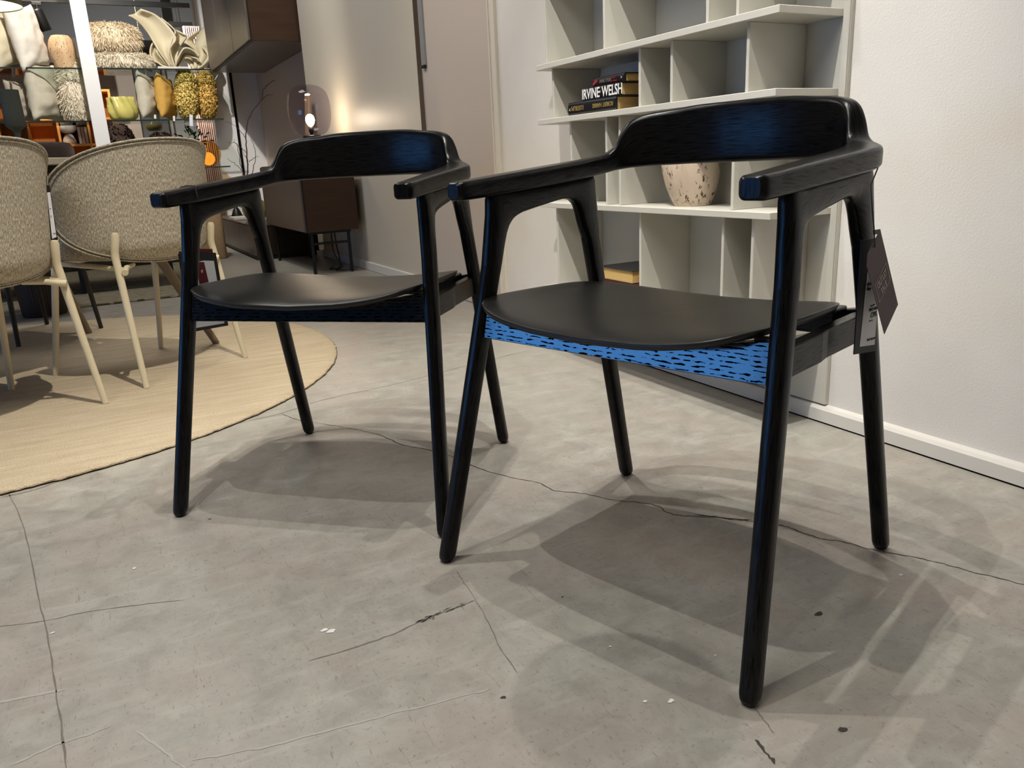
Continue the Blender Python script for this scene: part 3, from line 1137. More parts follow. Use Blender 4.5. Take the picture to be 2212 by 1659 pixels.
def build_tags():
    a, tl = math.radians(-70), math.radians(10)
    n = Vector((math.cos(a) * math.cos(tl), math.sin(a) * math.cos(tl), math.sin(tl)))
    P = cl(CHR, -.285, -.10, .55)
    o = on_plane(1890, 640, P, n)
    t = empty('sale_tag', o)
    tag(t, 'burgundy outlet sale tag hanging on a string from the nearest armchair', 'tag')
    q = lambda x, y: on_plane(x, y, P, n)
    slab('card', [q(1901.6, 495.3), q(1940, 657.6), q(1910.6, 722), q(1873, 576), q(1875, 548), q(1888.5, 521.7)], n, .0006, 'burgundy_card', t, o)
    X = (q(1940, 657.6) - q(1910.6, 722)).normalized()
    Y = (q(1901.6, 495.3) - q(1940, 657.6)).normalized()
    fr = [q(1913.5, 566.6), q(1922.8, 604), q(1899.4, 654.7), q(1889.8, 616.5)]
    mb = MB()
    c = sum(fr, Vector()) / 4
    for i in range(4):
        p0, p1 = fr[i] + n * .0004, fr[(i + 1) % 4] + n * .0004
        d0, d1 = (c - p0) * .045, (c - p1) * .045
        d0, d1 = d0 - n * d0.dot(n), d1 - n * d1.dot(n)
        mb.add([p0 - o, p1 - o, p1 + d1 - o, p0 + d0 - o], [(0, 1, 2, 3)], smooth=False)
    mb.build('printed_frame', 'card_print', t)
    text_mesh('print', 'OUTLET', .0112, 'card_print', t, c - o + n * .0004 + Y * .0016, basis=(X, Y, n), align='CENTER', sx=.98)
    text_mesh('print', 'SALE', .0112, 'card_print', t, c - o + n * .0004 - Y * .0105, basis=(X, Y, n), align='CENTER', sx=.98)
    st = [cl(CHR, -.262, -.105, .628), on_plane(1879, 400, P, n), on_plane(1882, 450, P, n), on_plane(1886.5, 500, P, n), on_plane(1887.5, 535, P, n)]
    MB().tube([p - o + n * .0012 for p in st], .0009, 6).build('string', 'string', t)
    slab('clip', [on_plane(x, y, P, n) + n * .001 for x, y in ((1887, 497), (1900, 495), (1901, 505), (1888, 507))], n, .002, 'black_card', t, o)

    # price holder behind it
    n2 = Vector((math.cos(math.radians(-80)), math.sin(math.radians(-80)), 0))
    P2 = cl(CHR, -.284, -.112, .55)
    q = lambda x, y: on_plane(x, y, P2, n2)
    o = q(1872, 640)
    t = empty('price_holder', o)
    tag(t, 'black price holder with white price card behind the burgundy tag', 'price card')
    slab('sleeve', [q(1862, 519), q(1896, 514), q(1892, 758), q(1845, 766)], n2, .0015, 'black_card', t, o)
    slab('price_card', [q(1877, 560) + n2 * .0006, q(1902, 556) + n2 * .0006, q(1888.6, 744.4) + n2 * .0006, q(1856.6, 749) + n2 * .0006], n2, .0005, 'white_card', t, o)
    X = Vector((-n2.y, n2.x, 0))
    Z = Vector((0, 0, 1))
    for (x, y, body, sz, sx) in ((1871, 618, 'SEOUL', .0060, .9), (1870, 628, 'Chair - S', .0060, .9), (1875.5, 673, 'PRICE NOW', .0058, .78), (1878.5, 686, '\u00a3395', .0100, .85), (1876, 695, 'incl. vat', .003, 1), (1871.5, 737, 'BoConcept', .0055, .85), (1879, 662, 'price 789', .0030, 1)):
        text_mesh('print', body, sz, 'ink', t, q(x, y) - o + n2 * .0009, basis=(X, Z, n2), sx=sx)

    # tags on the second armchair, hung on the outside of its front leg
    M = Euler((0, 0, CHL.rotation_euler[2])).to_matrix()
    n = -(M @ Vector((1, 0, 0)))
    Pc = lambda y, z, dx=0.0: cl(CHL, .302 + dx, y, z)
    o = Pc(.03, .43)
    t = empty('price_holder', o)
    tag(t, 'black price holder with white card hung on the further black armchair', 'price card')
    slab('sleeve', [Pc(.086, .514), Pc(-.034, .497), Pc(-.040, .334), Pc(.088, .347)], n, .0015, 'black_card', t, o)
    slab('flap', [Pc(.095, .510, -.004), Pc(.070, .513, -.004), Pc(.070, .40, -.004), Pc(.095, .41, -.004)], n, .0012, 'black_card', t, o)
    slab('price_card', [Pc(.012, .486, -.0006), Pc(-.022, .481, -.0006), Pc(-.026, .342, -.0006), Pc(.076, .353, -.0006), Pc(.040, .486, -.0006)], n, .0005, 'white_card', t, o)
    slab('red_strip', [Pc(.036, .486, -.0012), Pc(.013, .483, -.0012), Pc(.008, .44, -.0012), Pc(.040, .44, -.0012)], n, .0005, 'red_card', t, o)
    slab('red_card', [Pc(.020, .512, .003), Pc(-.028, .506, .003), Pc(-.028, .45, .003), Pc(.020, .45, .003)], n, .0008, 'red_card', t, o)
    X = M @ Vector((0, -1, 0))
    text_mesh('print', 'ET', .008, 'white_print', t, Pc(.028, .462, -.0016) - o, basis=(X, Vector((0, 0, 1)), n), sx=.8)
    MB().tube([p - o for p in (Pc(.085, .607, -.035), Pc(.08, .600, -.02), Pc(.04, .56, -.002), Pc(.03, .51, -.002))], .0009, 6).build('string', 'string', t)
    lp = [cl(CHL, .2155, .118, .618), cl(CHL, .2195, .118, .6415), cl(CHL, .240, .112, .6425), cl(CHL, .2610, .105, .6405), cl(CHL, .263, .102, .611), cl(CHL, .27, .09, .600)]
    MB().tube([p - o for p in lp], .0011, 6).build('string', 'string', t)


build_tags()


# ================================================================== RUGS
def build_rugs():
    c = Vector((-.423, 3.139, 0))
    mb = MB()
    n = 540
    rings = [(0, .0125), (.25, .0125), (.5, .0125), (.75, .0125), (.93, .0125), (.985, .0125), (1.0, .0095), (1.004, .005), (.998, .0005)]
    vs = []
    for k, z in rings:
        for j in range(n):
            a = 2 * math.pi * j / n
            w = 1.195 * k
            lump = mnoise.noise(Vector((math.cos(a) * 60, math.sin(a) * 60, k * 9)))
            if k > .97:
                w += .005 * lump + .003 * mnoise.noise(Vector((math.cos(a) * 170, math.sin(a) * 170, k * 40)))
                z_ = max(.0005, z + .0025 * mnoise.noise(Vector((math.cos(a) * 90, math.sin(a) * 90, 3 + k * 5))))
            else:
                z_ = z
            vs.append((w * math.cos(a), w * math.sin(a), z_ if k < .999 else max(.0004, z_ - .001)))
    fs = []
    for i in range(len(rings) - 1):
        for j in range(n):
            k = (j + 1) % n
            fs.append((i * n + j, i * n + k, (i + 1) * n + k, (i + 1) * n + j))
    mb.add(vs, fs)
    r = mb.build('round_rug', 'wool_rug', None, loc=c)
    tag(r, 'large round cream wool rug under the beige dining chairs', 'rug')
    p = MB().box((-1.15, 4.80, 0), (.62, 6.9, .012)).build('floor_rug', 'patterned_rug', None, bevel=.004)
    tag(p, 'swirl-patterned rug on the floor beyond the dining table', 'rug')


build_rugs()


# ================================================================== BEIGE DINING CHAIRS
def dining_chair(loc, ang, label, with_tag=False):
    """+Y is the way the chair faces"""
    t = empty('dining_chair', (loc[0], loc[1], .0125), ang - math.pi / 2)
    tag(t, label, 'chair', 'beige upholstered dining chairs on the rug')
    # back shell: disc mapped on a wrapped cylinder
    TH, ZC, HT, HB = math.radians(84), .555, .212, .172
    NR, NA = 14, 72

    def surf(rho, phi, off):
        c, s_ = math.cos(phi), math.sin(phi)
        e = 2.12
        u = rho * math.copysign(abs(c) ** (2 / e), c)
        v = rho * math.copysign(abs(s_) ** (2 / e), s_)
        th = TH * u
        z = ZC + (HT if v > 0 else HB) * v
        lean = (z - .42) * .14
        R0 = .246 + lean * .55 - .045 * max(0, (.45 - z) / .07) ** 2
        x = (R0 + .022 - off) * math.sin(th)
        y = -(R0 + .02 - off) * math.cos(th) - lean * .25 + .034
        return Vector((x, y, z))
    mb = MB()
    vs, fs, uv = [], [], []
    lay = []
    prof = [(k / NR, 0.0) for k in range(1, NR + 1)] + [(1.012, .010), (1.016, .022), (1.010, .034)] + [(k / NR, .046) for k in range(NR, 0, -1)]
    for rho, off in prof:
        base = len(vs)
        for j in range(NA):
            vs.append(surf(rho, 2 * math.pi * j / NA, off))
        lay.append(base)
    for a, b in zip(lay, lay[1:]):
        for j in range(NA):
            k = (j + 1) % NA
            fs.append((a + j, a + k, b + k, b + j))
    fs.append(tuple(lay[0] + j for j in range(NA - 1, -1, -1)))
    fs.append(tuple(lay[-1] + j for j in range(NA)))
    for f in fs:
        uv.append(tuple((math.atan2(vs[i].x, -vs[i].y) * .27, vs[i].z) for i in f))
    mb.add(vs, fs, uv)
    sh = mb.build('back_shell', 'beige_tweed', t)
    for rho, off, r in ((.998, -.0035, .0032), (.955, -.0015, .0026)):
        ring = [surf(rho, 2 * math.pi * j / 96, off) for j in range(97)]
        MB().tube(ring, r, 6, False).build('piping', 'beige_tweed', sh)
    # seat pad
    secs = []
    for z, k in ((.395, .80), (.402, .93), (.420, 1.0), (.452, 1.0), (.470, .96), (.478, .80), (.480, .5), (.481, .05)):
        secs.append([(x * k, y * k + .05, z) for x, y in superell(.212, .225, 2.8, 40)])
    MB().loft(secs).build('seat', 'beige_tweed', t)
    # steel legs: rear pair runs up the shell
    for s in (1, -1):
        rear = [(s * .208, -.236, 0), (s * .199, -.205, .19), (s * .189, -.172, .402), (s * .188, -.1695, .416), (s * .187, -.171, .432), (s * .185, -.184, .480), (s * .185, -.1855, .489)]
        m = MB().tube(rear, [.0095, .0105, .0120, .0122, .0122, .0120, .0085], 14)
        m.build('leg', 'cream_metal', t)
        front = [(s * .215, .238, 0), (s * .205, .20, .16), (s * .190, .15, .392)]
        MB().tube(front, [.0095, .0105, .0120], 14).build('leg', 'cream_metal', t)
        MB().tube([(s * .183, -.185, .375), (s * .180, -.08, .380), (s * .190, .152, .388)], .0085, 10).build('seat_rail', 'cream_metal', t)
        MB().tube([(s * .186, -.20, .366), (s * .15, -.16, .376), (s * .10, -.13, .380)], [.010, .0085, .006], 10).build('bracket', 'cream_metal', t)
    MB().tube([(-.19, .15, .388), (.19, .15, .388)], .0085, 10).build('seat_rail', 'cream_metal', t)
    return t


D2 = dining_chair((.1155, 2.999), math.atan2(.835, -.55), 'beige tweed dining chair seen whole from behind, right of the other')
D1 = dining_chair((-.356, 2.643), math.atan2(.81, -.58), 'beige tweed dining chair cut off by the left edge of the photo')


def build_dining_tag():
    n = Vector((.25, -.97, 0)).normalized()
    P = on_y(110, 480, 2.62)
    q = lambda x, y: on_plane(x, y, P, n)
    o = q(110, 480)
    t = empty('price_holder', o)
    tag(t, 'narrow black price holder hanging beside the cut-off dining chair', 'price card')
    slab('sleeve', [q(94, 402), q(107, 400), q(125, 518), q(100, 524)], n, .002, 'black_card', t, o)
    slab('price_card', [q(101.5, 416) + n * .001, q(108, 415) + n * .001, q(122, 512) + n * .001, q(112.5, 516) + n * .001], n, .0005, 'white_card', t, o)
    X, Z = Vector((-n.y, n.x, 0)), Vector((.05, 0, 1)).normalized()
    for x, y, b, sz in ((109, 470, '\u00a3', .009), (115, 506, 'BoC', .006), (107, 452, 'aa', .006), (108, 480, '-', .006)):
        text_mesh('print', b, sz, 'ink', t, q(x, y) - o + n * .0014, basis=(X, Z, n), sx=.7)
    MB().tube([q(100, 380) - o, q(101, 402) - o], .0008, 6).build('string', 'string', t)


build_dining_tag()


# ================================================================== DINING TABLE AND WHAT STANDS ON IT
def build_table():
    u = Vector((.835, .55, 0)).normalized()
    ang = math.atan2(u.y, u.x)
    c = Vector((-.81, 2.87, 0))
    t = empty('dining_table', c, ang)
    tag(t, 'dining table with thin rounded top and splayed taupe legs behind the beige chairs', 'table')
    out = roundrect(.90, .43, .30, 10)
    mb = MB()
    mb.prism([(x, y) for x, y in out], 2, .712, .734)
    mb.build('tabletop', 'table_top', t, bevel=.003)
    out2 = roundrect(.86, .39, .28, 10)
    MB().prism([(x, y) for x, y in out2], 2, .69, .712).build('under_frame', 'dark_olive', t)
    Mi = Euler((0, 0, -ang)).to_matrix()
    for f, top in (((.365, 3.252, .0128), (.06, 3.16, .70)), ((-.085, 3.875, .0128), (-.24, 3.50, .70)), ((-1.75, 2.1, .0128), (-1.45, 2.40, .70)), ((-2.0, 2.7, .0128), (-1.7, 2.65, .70))):
        a, b = Mi @ (Vector(f) - c), Mi @ (Vector(top) - c)
        MB().tube([a, a.lerp(b, .5), b], [.013, .018, .024], 12).build('leg', 'taupe_leg', t)
    # goblet
    p = Vector((-.166, 3.25, .7342))
    g = empty('glass_goblet', p)
    tag(g, 'ribbed smoked-glass goblet lamp standing on the dining table', 'lamp')
    MB().lathe([(0.001, 0), (.030, 0), (.030, .004), (.010, .010), (.007, .03), (.0075, .075), (.012, .10), (.026, .112)], 28).build('stem', 'ribbed_glass', g)
    rib = lambda a, z: 1 + .035 * math.cos(28 * a)
    MB().lathe([(.026, .112), (.0305, .118), (.0300, .16), (.0285, .232)], 168, cap=False, mod=rib).build('bowl', 'ribbed_glass', g)
    MB().lathe([(.0262, .114), (.0270, .16), (.0260, .232)], 60, cap=False).build('inner_wall', 'ribbed_glass', g)
    # pendant above the table
    p = Vector((-.205, 3.30, 1.232))
    g = empty('pendant_lamp', p)
    tag(g, 'olive drum pendant lamp lit inside, at the top left corner', 'lamp')
    MB().lathe([(.130, 0), (.130, .10), (.120, .115), (.03, .125), (.006, .14), (.004, 2.115)], 48, cap=False).build('shade', 'olive_enamel', g)
    MB().lathe([(.1285, .004), (.1285, .09), (.1, .10), (.0005, .10)], 48, cap=False).build('diffuser', 'shade_glow', g)
    # brown leather chair across the table
    p = Vector((-.30, 4.02, .0128))
    g = empty('leather_chair', p, math.radians(35))
    tag(g, 'dark brown leather chair on the far side of the dining table', 'chair')
    secs = []
    for z, kx, ky in ((.42, .19, .03), (.5, .21, .035), (.7, .215, .035), (.785, .21, .03), (.805, .19, .02), (.81, .15, .006)):
        secs.append([(x, y - .2 - (z - .42) * .15 + .25 * x * x / .2, z) for x, y in superell(kx, ky, 5, 28)])
    MB().loft(secs).build('backrest', 'brown_leather', g)
    MB().tube([(-.19, -.262, .80), (-.205, -.268, .6), (-.2, -.25, .45)], .008, 8).build('piping', 'brown_leather', g)
    MB().loft([[(x * k, y * k, z) for x, y in superell(.22, .22, 4, 28)] for z, k in ((.40, .9), (.41, 1), (.45, 1), (.465, .93), (.468, .5))]).build('seat', 'brown_leather', g)
    for x, y in ((.19, -.19), (-.19, -.19), (.18, .19), (-.18, .19)):
        MB().tube([(x, y, 0), (x * .85, y * .85, .40)], [.009, .012], 10).build('leg', 'dark_olive', g)


build_table()


def build_living():
    # long dark sideboard beyond the table
    t = empty('low_cabinet', (-.4, 5.5, 0))
    tag(t, 'dark olive low cabinet on black legs, beyond the dining table', 'cabinet')
    MB().box((-1.0, -.22, .15), (.86, .24, .70)).build('body', 'dark_olive', t, bevel=.004)
    for x in (-.98, -.36, .26):
        MB().box((x, -.236, .17), (x + .58, -.222, .68)).build('door', 'dark_olive', t, bevel=.003)
    for x in (-.9, .30, .80):
        for y in (-.19, .2):
            MB().tube([(x, y, 0.0122), (x, y, .16)], .012, 10).build('leg', 'black_metal', t)
    # fluted pedestal table
    t = empty('pedestal_table', (-.285, 4.70, 0))
    tag(t, 'black fluted pedestal side table behind the dining chairs', 'table')
    MB().lathe([(.098, 0), (.100, .01), (.112, .20), (.128, .36)], 160, mod=lambda a, z: 1 + .03 * abs(math.cos(20 * a))).build('pedestal', 'dark_wood', t)
    MB().lathe([(.001, .36), (.215, .36), (.22, .367), (.22, .378), (.215, .385), (.001, .385)], 48).build('top', 'dark_wood', t)
    # beige ottoman
    t = empty('ottoman', (.80, 6.95, 0))
    tag(t, 'beige fabric ottoman on the floor before the low sideboard', 'ottoman')
    MB().loft([[(x * k, y * k, z) for x, y in superell(.155, .20, 7, 36)] for z, k in ((.0, .96), (.012, 1), (.38, 1), (.40, .97), (.406, .9), (.408, .4))]).build('body', 'pouf_fabric', t)


build_living()


# ================================================================== WALL UNIT
def build_wall_unit():
    # upper hanging cabinet
    o = Vector((1.245, 6.25, 1.585))
    t = empty('wall_cabinet', o)
    tag(t, 'dark brown wall-hung cabinet with taupe doors, near the ceiling', 'cabinet')
    MB().box((.012, 0, 0), (.485, 1.95, .75)).build('body', 'brown_wood', t, bevel=.002)
    MB().box((.006, -.002, -.002), (.014, 1.95, .75)).build('frame_edge', 'black_metal', t)
    for y in (.006, .66, 1.31):
        MB().box((-.010, y, .004), (.006, y + .640, .745)).build('door', 'taupe_lacquer', t, bevel=.002)
    MB().box((.03, .01, -.003), (.47, 1.94, 0)).build('underside', 'taupe_lacquer', t)
    # highboard that carries the lamp
    o = Vector((1.20, 5.06, 0))
    t = empty('highboard', o)
    tag(t, 'brown wooden highboard with taupe front on black metal legs', 'cabinet')
    MB().box((.014, 0, .278), (.350, 1.20, .700)).build('body', 'brown_wood', t, bevel=.002)
    MB().box((.006, -.002, .276), (.016, 1.20, .702)).build('frame_edge', 'black_metal', t)
    for y in (.006, .602):
        MB().box((-.006, y, .282), (.008, y + .590, .696)).build('door', 'taupe_lacquer', t, bevel=.002)
    for y in (.05, 1.13):
        for x in (.045, .290):
            MB().tube([(x, y, 0), (x, y, .279)], .011, 8).build('leg', 'black_metal', t)
        MB().tube([(.045, y, .20), (.290, y, .20)], .008, 8).build('stretcher', 'black_metal', t)
        MB().box((.03, y - .012, .262), (.305, y + .012, .279)).build('leg_frame', 'black_metal', t)
    pts = catmull([(.23, .25, .27), (.22, .2, .12), (.26, .16, .03), (.20, .12, .012), (.27, .06, .012), (.31, .16, .012)], 6)
    c = MB().tube([Vector(p) + o for p in pts], .004, 6).build('power_cable', 'black_metal')
    tag(c, 'black power cable hanging below the brown highboard', 'cable')
    pts = catmull([(.27, .32, .27), (.272, .3, .15), (.26, .22, .02), (.18, .2, .012), (.24, .3, .012)], 6)
    c = MB().tube([Vector(p) + o for p in pts], .004, 6).build('power_cable', 'black_metal')
    tag(c, 'second black cable trailing on the floor under the highboard', 'cable')
    # glass lamp
    p = Vector((1.385, 5.36, .8525))
    g = empty('table_lamp', p)
    tag(g, 'smoked glass globe table lamp with glowing bulb on the highboard', 'lamp')
    MB().lathe([(.001, -.150), (.085, -.150), (.088, -.14), (.085, -.12), (.060, -.10), (.060, .022), (.056, .028), (.001, .030)], 36).build('base', 'black_metal', g)
    MB().lathe([(.012, .03), (.012, .045), (.017, .05), (.017, .082), (.001, .084)], 20).build('socket', 'black_metal', g)
    gl = catmull([(.055, .028), (.090, .040), (.120, .075), (.134, .13), (.138, .19), (.134, .245), (.118, .295), (.085, .325), (.045, .338), (.001, .341)], 4)
    MB().lathe([(q[0], q[1]) for q in gl], 56, cap=False).build('globe', 'smoke_glass', g)
    MB().lathe([(.001, .084), (.012, .088), (.024, .105), (.029, .125), (.024, .148), (.010, .160), (.001, .161)], 24).build('bulb', 'bulb_glow', g)
    # leaning board on the highboard
    b = MB().box((0, 0, 0), (.012, .10, .50)).build('art_board', 'beige_board', None, bevel=.002, loc=(1.500, 5.98, .7025), rot=(0, .10, 0))
    tag(b, 'narrow beige board leaning on the wall behind the glass lamp', 'board')
    # low sideboard
    o = Vector((1.10, 6.36, 0))
    t = empty('low_sideboard', o)
    tag(t, 'low taupe sideboard along the wall, holding a vase of branches', 'sideboard')
    MB().box((.012, 0, .035), (.50, 1.85, .262)).build('body', 'dark_wood', t, bevel=.002)
    MB().box((.02, .01, 0), (.48, 1.84, .035)).build('plinth', 'black_metal', t)
    MB().box((.0, -.004, .262), (.50, 1.855, .272)).build('top', 'taupe_lacquer', t, bevel=.001)
    for y in (.004, .62, 1.235):
        MB().box((-.002, y, .038), (.013, y + .610, .258)).build('door', 'taupe_lacquer', t, bevel=.002)
    # tray with pale book, vase, branches
    b = MB().box((-.10, -.14, 0), (.10, .14, .022)).build('pale_book', 'white_ceramic', None, bevel=.003, loc=(1.21, 7.35, .2735))
    tag(b, 'pale flat book lying on the low sideboard', 'book')
    v = empty('branch_vase', (1.26, 7.02, .2728))
    tag(v, 'olive glass vase holding bare twigs on the low sideboard', 'vase')
    pr = catmull([(.001, 0), (.05, 0), (.085, .03), (.105, .08), (.098, .13), (.06, .17), (.03, .185), (.028, .215), (.034, .225)], 3)
    MB().lathe([(q[0], q[1]) for q in pr], 36, cap=False).build('body', 'olive_glass', v)

    def br(pts, r0):
        W_ = [on_y(x, y, Y) - v.location for x, y, Y in pts]
        P = catmull([tuple(w) for w in W_], 5)
        P = P + RNG.normal(0, .003, P.shape)
        MB().tube([tuple(p) for p in P], list(np.linspace(r0, r0 * .35, len(P))), 6).build('twig', 'bark', v)
    br([(527, 420, 7.0), (535, 372, 7.0), (533, 330, 7.0), (531, 290, 7.0), (540, 250, 7.0), (565, 215, 6.98), (571, 190, 6.98), (593, 173, 6.95)], .006)
    br([(565, 215, 6.98), (578, 206, 6.96), (590, 204, 6.95)], .003)
    br([(528, 420, 7.0), (524, 372, 7.02), (515, 330, 7.05), (512, 312, 7.05), (494, 308, 7.1)], .004)
    br([(533, 330, 7.0), (520, 318, 7.0), (512, 315, 7.0), (505, 300, 7.0)], .0028)
    br([(530, 420, 7.0), (545, 372, 6.95), (552, 340, 6.95), (548, 312, 6.95), (543, 302, 6.95)], .004)
    br([(538, 350, 7.0), (548, 342, 6.95), (560, 338, 6.95)], .003)
    br([(531, 385, 7.0), (520, 365, 7.05), (505, 352, 7.1), (492, 343, 7.15)], .0035)
    br([(536, 345, 7.0), (528, 335, 6.95), (526, 325, 6.95)], .0025)
    br([(532, 300, 7.0), (520, 285, 7.05), (505, 270, 7.1), (485, 262, 7.2)], .0028)
    w = MB().lathe([(.001, 0), (.05, 0), (.05, .02), (.03, .07), (.012, .10), (.001, .102)], 20).build('dark_bowl', 'black_metal', None, loc=(1.20, 7.62, .273))
    tag(w, 'small dark ornament on the low sideboard beside the olive vase', 'ornament')


build_wall_unit()


# ================================================================== GLASS DISPLAY SHELVES
YG = 8.15


def build_display():
    c = MB().box((.161, 7.96, 0), (.279, 8.10, 3.35)).build('trim_3', 'white_paint', None, bevel=.004)
    c['kind'] = 'structure'
    w = struct('wall_niche_end', MB().box((1.27, 8.62, 0), (1.73, 8.72, 3.35)), 'white_paint')
    a, b = on_y(497, 155, 8.61), on_y(525, 375, 8.61)
    MB().box((a.x - .012, 8.612, 0), (a.x + .012, 8.63, 2.4)).build('slit', 'black_gap', w)
    for z, lab in ((.738, 'lowest glass shelf at the back, carrying the amber ball lamp'), (1.172, 'middle glass shelf carrying the yellow vase and curly cushions'), (1.608, 'upper glass shelf carrying sheepskins and the petal sculpture')):
        s_ = MB().box((-1.6, 0, -.010), (1.285, .475, 0)).build('glass_shelf', 'shelf_glass', None, loc=(0, YG, z))
        tag(s_, lab, 'shelf', 'glass display shelves')
        MB().box((-1.6, -.003, -.011), (1.285, .002, .001)).build('front_edge', 'glass_edge', s_)


build_display()


def pillow(name, loc, w, h, th, rz, mat, label, group, tilt=0.0, roll=0.0, n=22, wr=.010, cat='cushion', corner=.10):
    def side(sg):
        vs = []
        for i in range(n + 1):
            for j in range(n + 1):
                u, v = 2 * i / n - 1, 2 * j / n - 1
                x = w / 2 * u * (1 - corner * (1 - v * v) * abs(u))
                z = h / 2 * v * (1 - corner * (1 - u * u) * abs(v))
                y = th / 2 * (max(0, (1 - u * u) * (1 - v * v))) ** .42
                k = wr * mnoise.noise(Vector((u * 2.2 + len(label), v * 5, sg * 3 + h))) * (1 - max(abs(u), abs(v)) ** 6)
                vs.append((x, sg * y + k, z + h / 2))
        return vs
    mb = MB()
    for sg in (1, -1):
        fs = [(i * (n + 1) + j, i * (n + 1) + j + 1, (i + 1) * (n + 1) + j + 1, (i + 1) * (n + 1) + j) for i in range(n) for j in range(n)]
        mb.add(side(sg), fs)
    o = mb.build(name, mat, None, loc=loc, rot=(tilt, roll, rz))
    bm = bmesh.new()
    bm.from_mesh(o.data)
    bmesh.ops.remove_doubles(bm, verts=bm.verts, dist=.0005)
    bmesh.ops.recalc_face_normals(bm, faces=bm.faces)
    bm.to_mesh(o.data)
    bm.free()
    return tag(o, label, cat, group)


def fluffy(name, loc, r, rz, mat, label, group, rot=(0, 0), strands=2600, L=.045, curl=False, e=2.6, cat='cushion'):
    """soft cushion body with pile: curls (boucle) or long wool"""
    t = empty(name, loc, rot=(rot[0], rot[1], rz))
    tag(t, label, cat, group)
    rx, ry, rzz = r

    def pt(a, b, k=1.0):
        ca, sa, cb, sb = math.cos(a), math.sin(a), math.cos(b), math.sin(b)
        f = lambda q: math.copysign(abs(q) ** (2 / e), q)
        return Vector((rx * f(cb) * f(ca), ry * f(cb) * f(sa), rzz * f(sb) + rzz)) * k
    secs = []
    for b in np.linspace(-math.pi / 2 + .02, math.pi / 2 - .02, 22):
        secs.append([pt(a, b) for a in np.linspace(0, 2 * math.pi, 36, endpoint=False)])
    MB().loft(secs).build('body', mat, t)
    mb = MB()
    c = Vector((0, 0, rzz))
    for _ in range(strands):
        a = RNG.uniform(0, 2 * math.pi)
        b = math.asin(RNG.uniform(-.98, 1))
        p = pt(a, b)
        nrm = (p - c)
        nrm = Vector((nrm.x / rx ** 2, nrm.y / ry ** 2, nrm.z / rzz ** 2)).normalized()
        if curl:
            s_ = RNG.uniform(.009, .015)
            p = p + nrm * .004
            q = [p + Vector(RNG.normal(0, 1, 3)).normalized() * s_ for _ in range(5)]
            mb.add(q, [(0, 1, 2), (0, 2, 3), (0, 3, 4), (1, 2, 3), (1, 3, 4), (0, 1, 4)], smooth=True)
        else:
            d = (nrm + Vector((RNG.normal(0, .35), RNG.normal(0, .35), -.45 + RNG.normal(0, .25)))).normalized()
            sd = d.cross(Vector((RNG.normal(), RNG.normal(), RNG.normal()))).normalized()
            l = L * RNG.uniform(.5, 1.2)
            wd = RNG.uniform(.0018, .0036)
            m_ = p + d * l * .55 + Vector((0, 0, -.10 * l))
            e_ = p + d * l + Vector((0, 0, -.35 * l))
            if (e_ + t.location).z < 0:
                e_.z = 0
            e_.z = max(e_.z, .002)
            m_.z = max(m_.z, .002)
            mb.add([p - sd * wd, p + sd * wd, m_ + sd * wd * .8, m_ - sd * wd * .8, e_], [(0, 1, 2, 3), (3, 2, 4)], smooth=True)
    o = mb.build('pile', mat, t)
    o['kind'] = 'stuff'
    return t


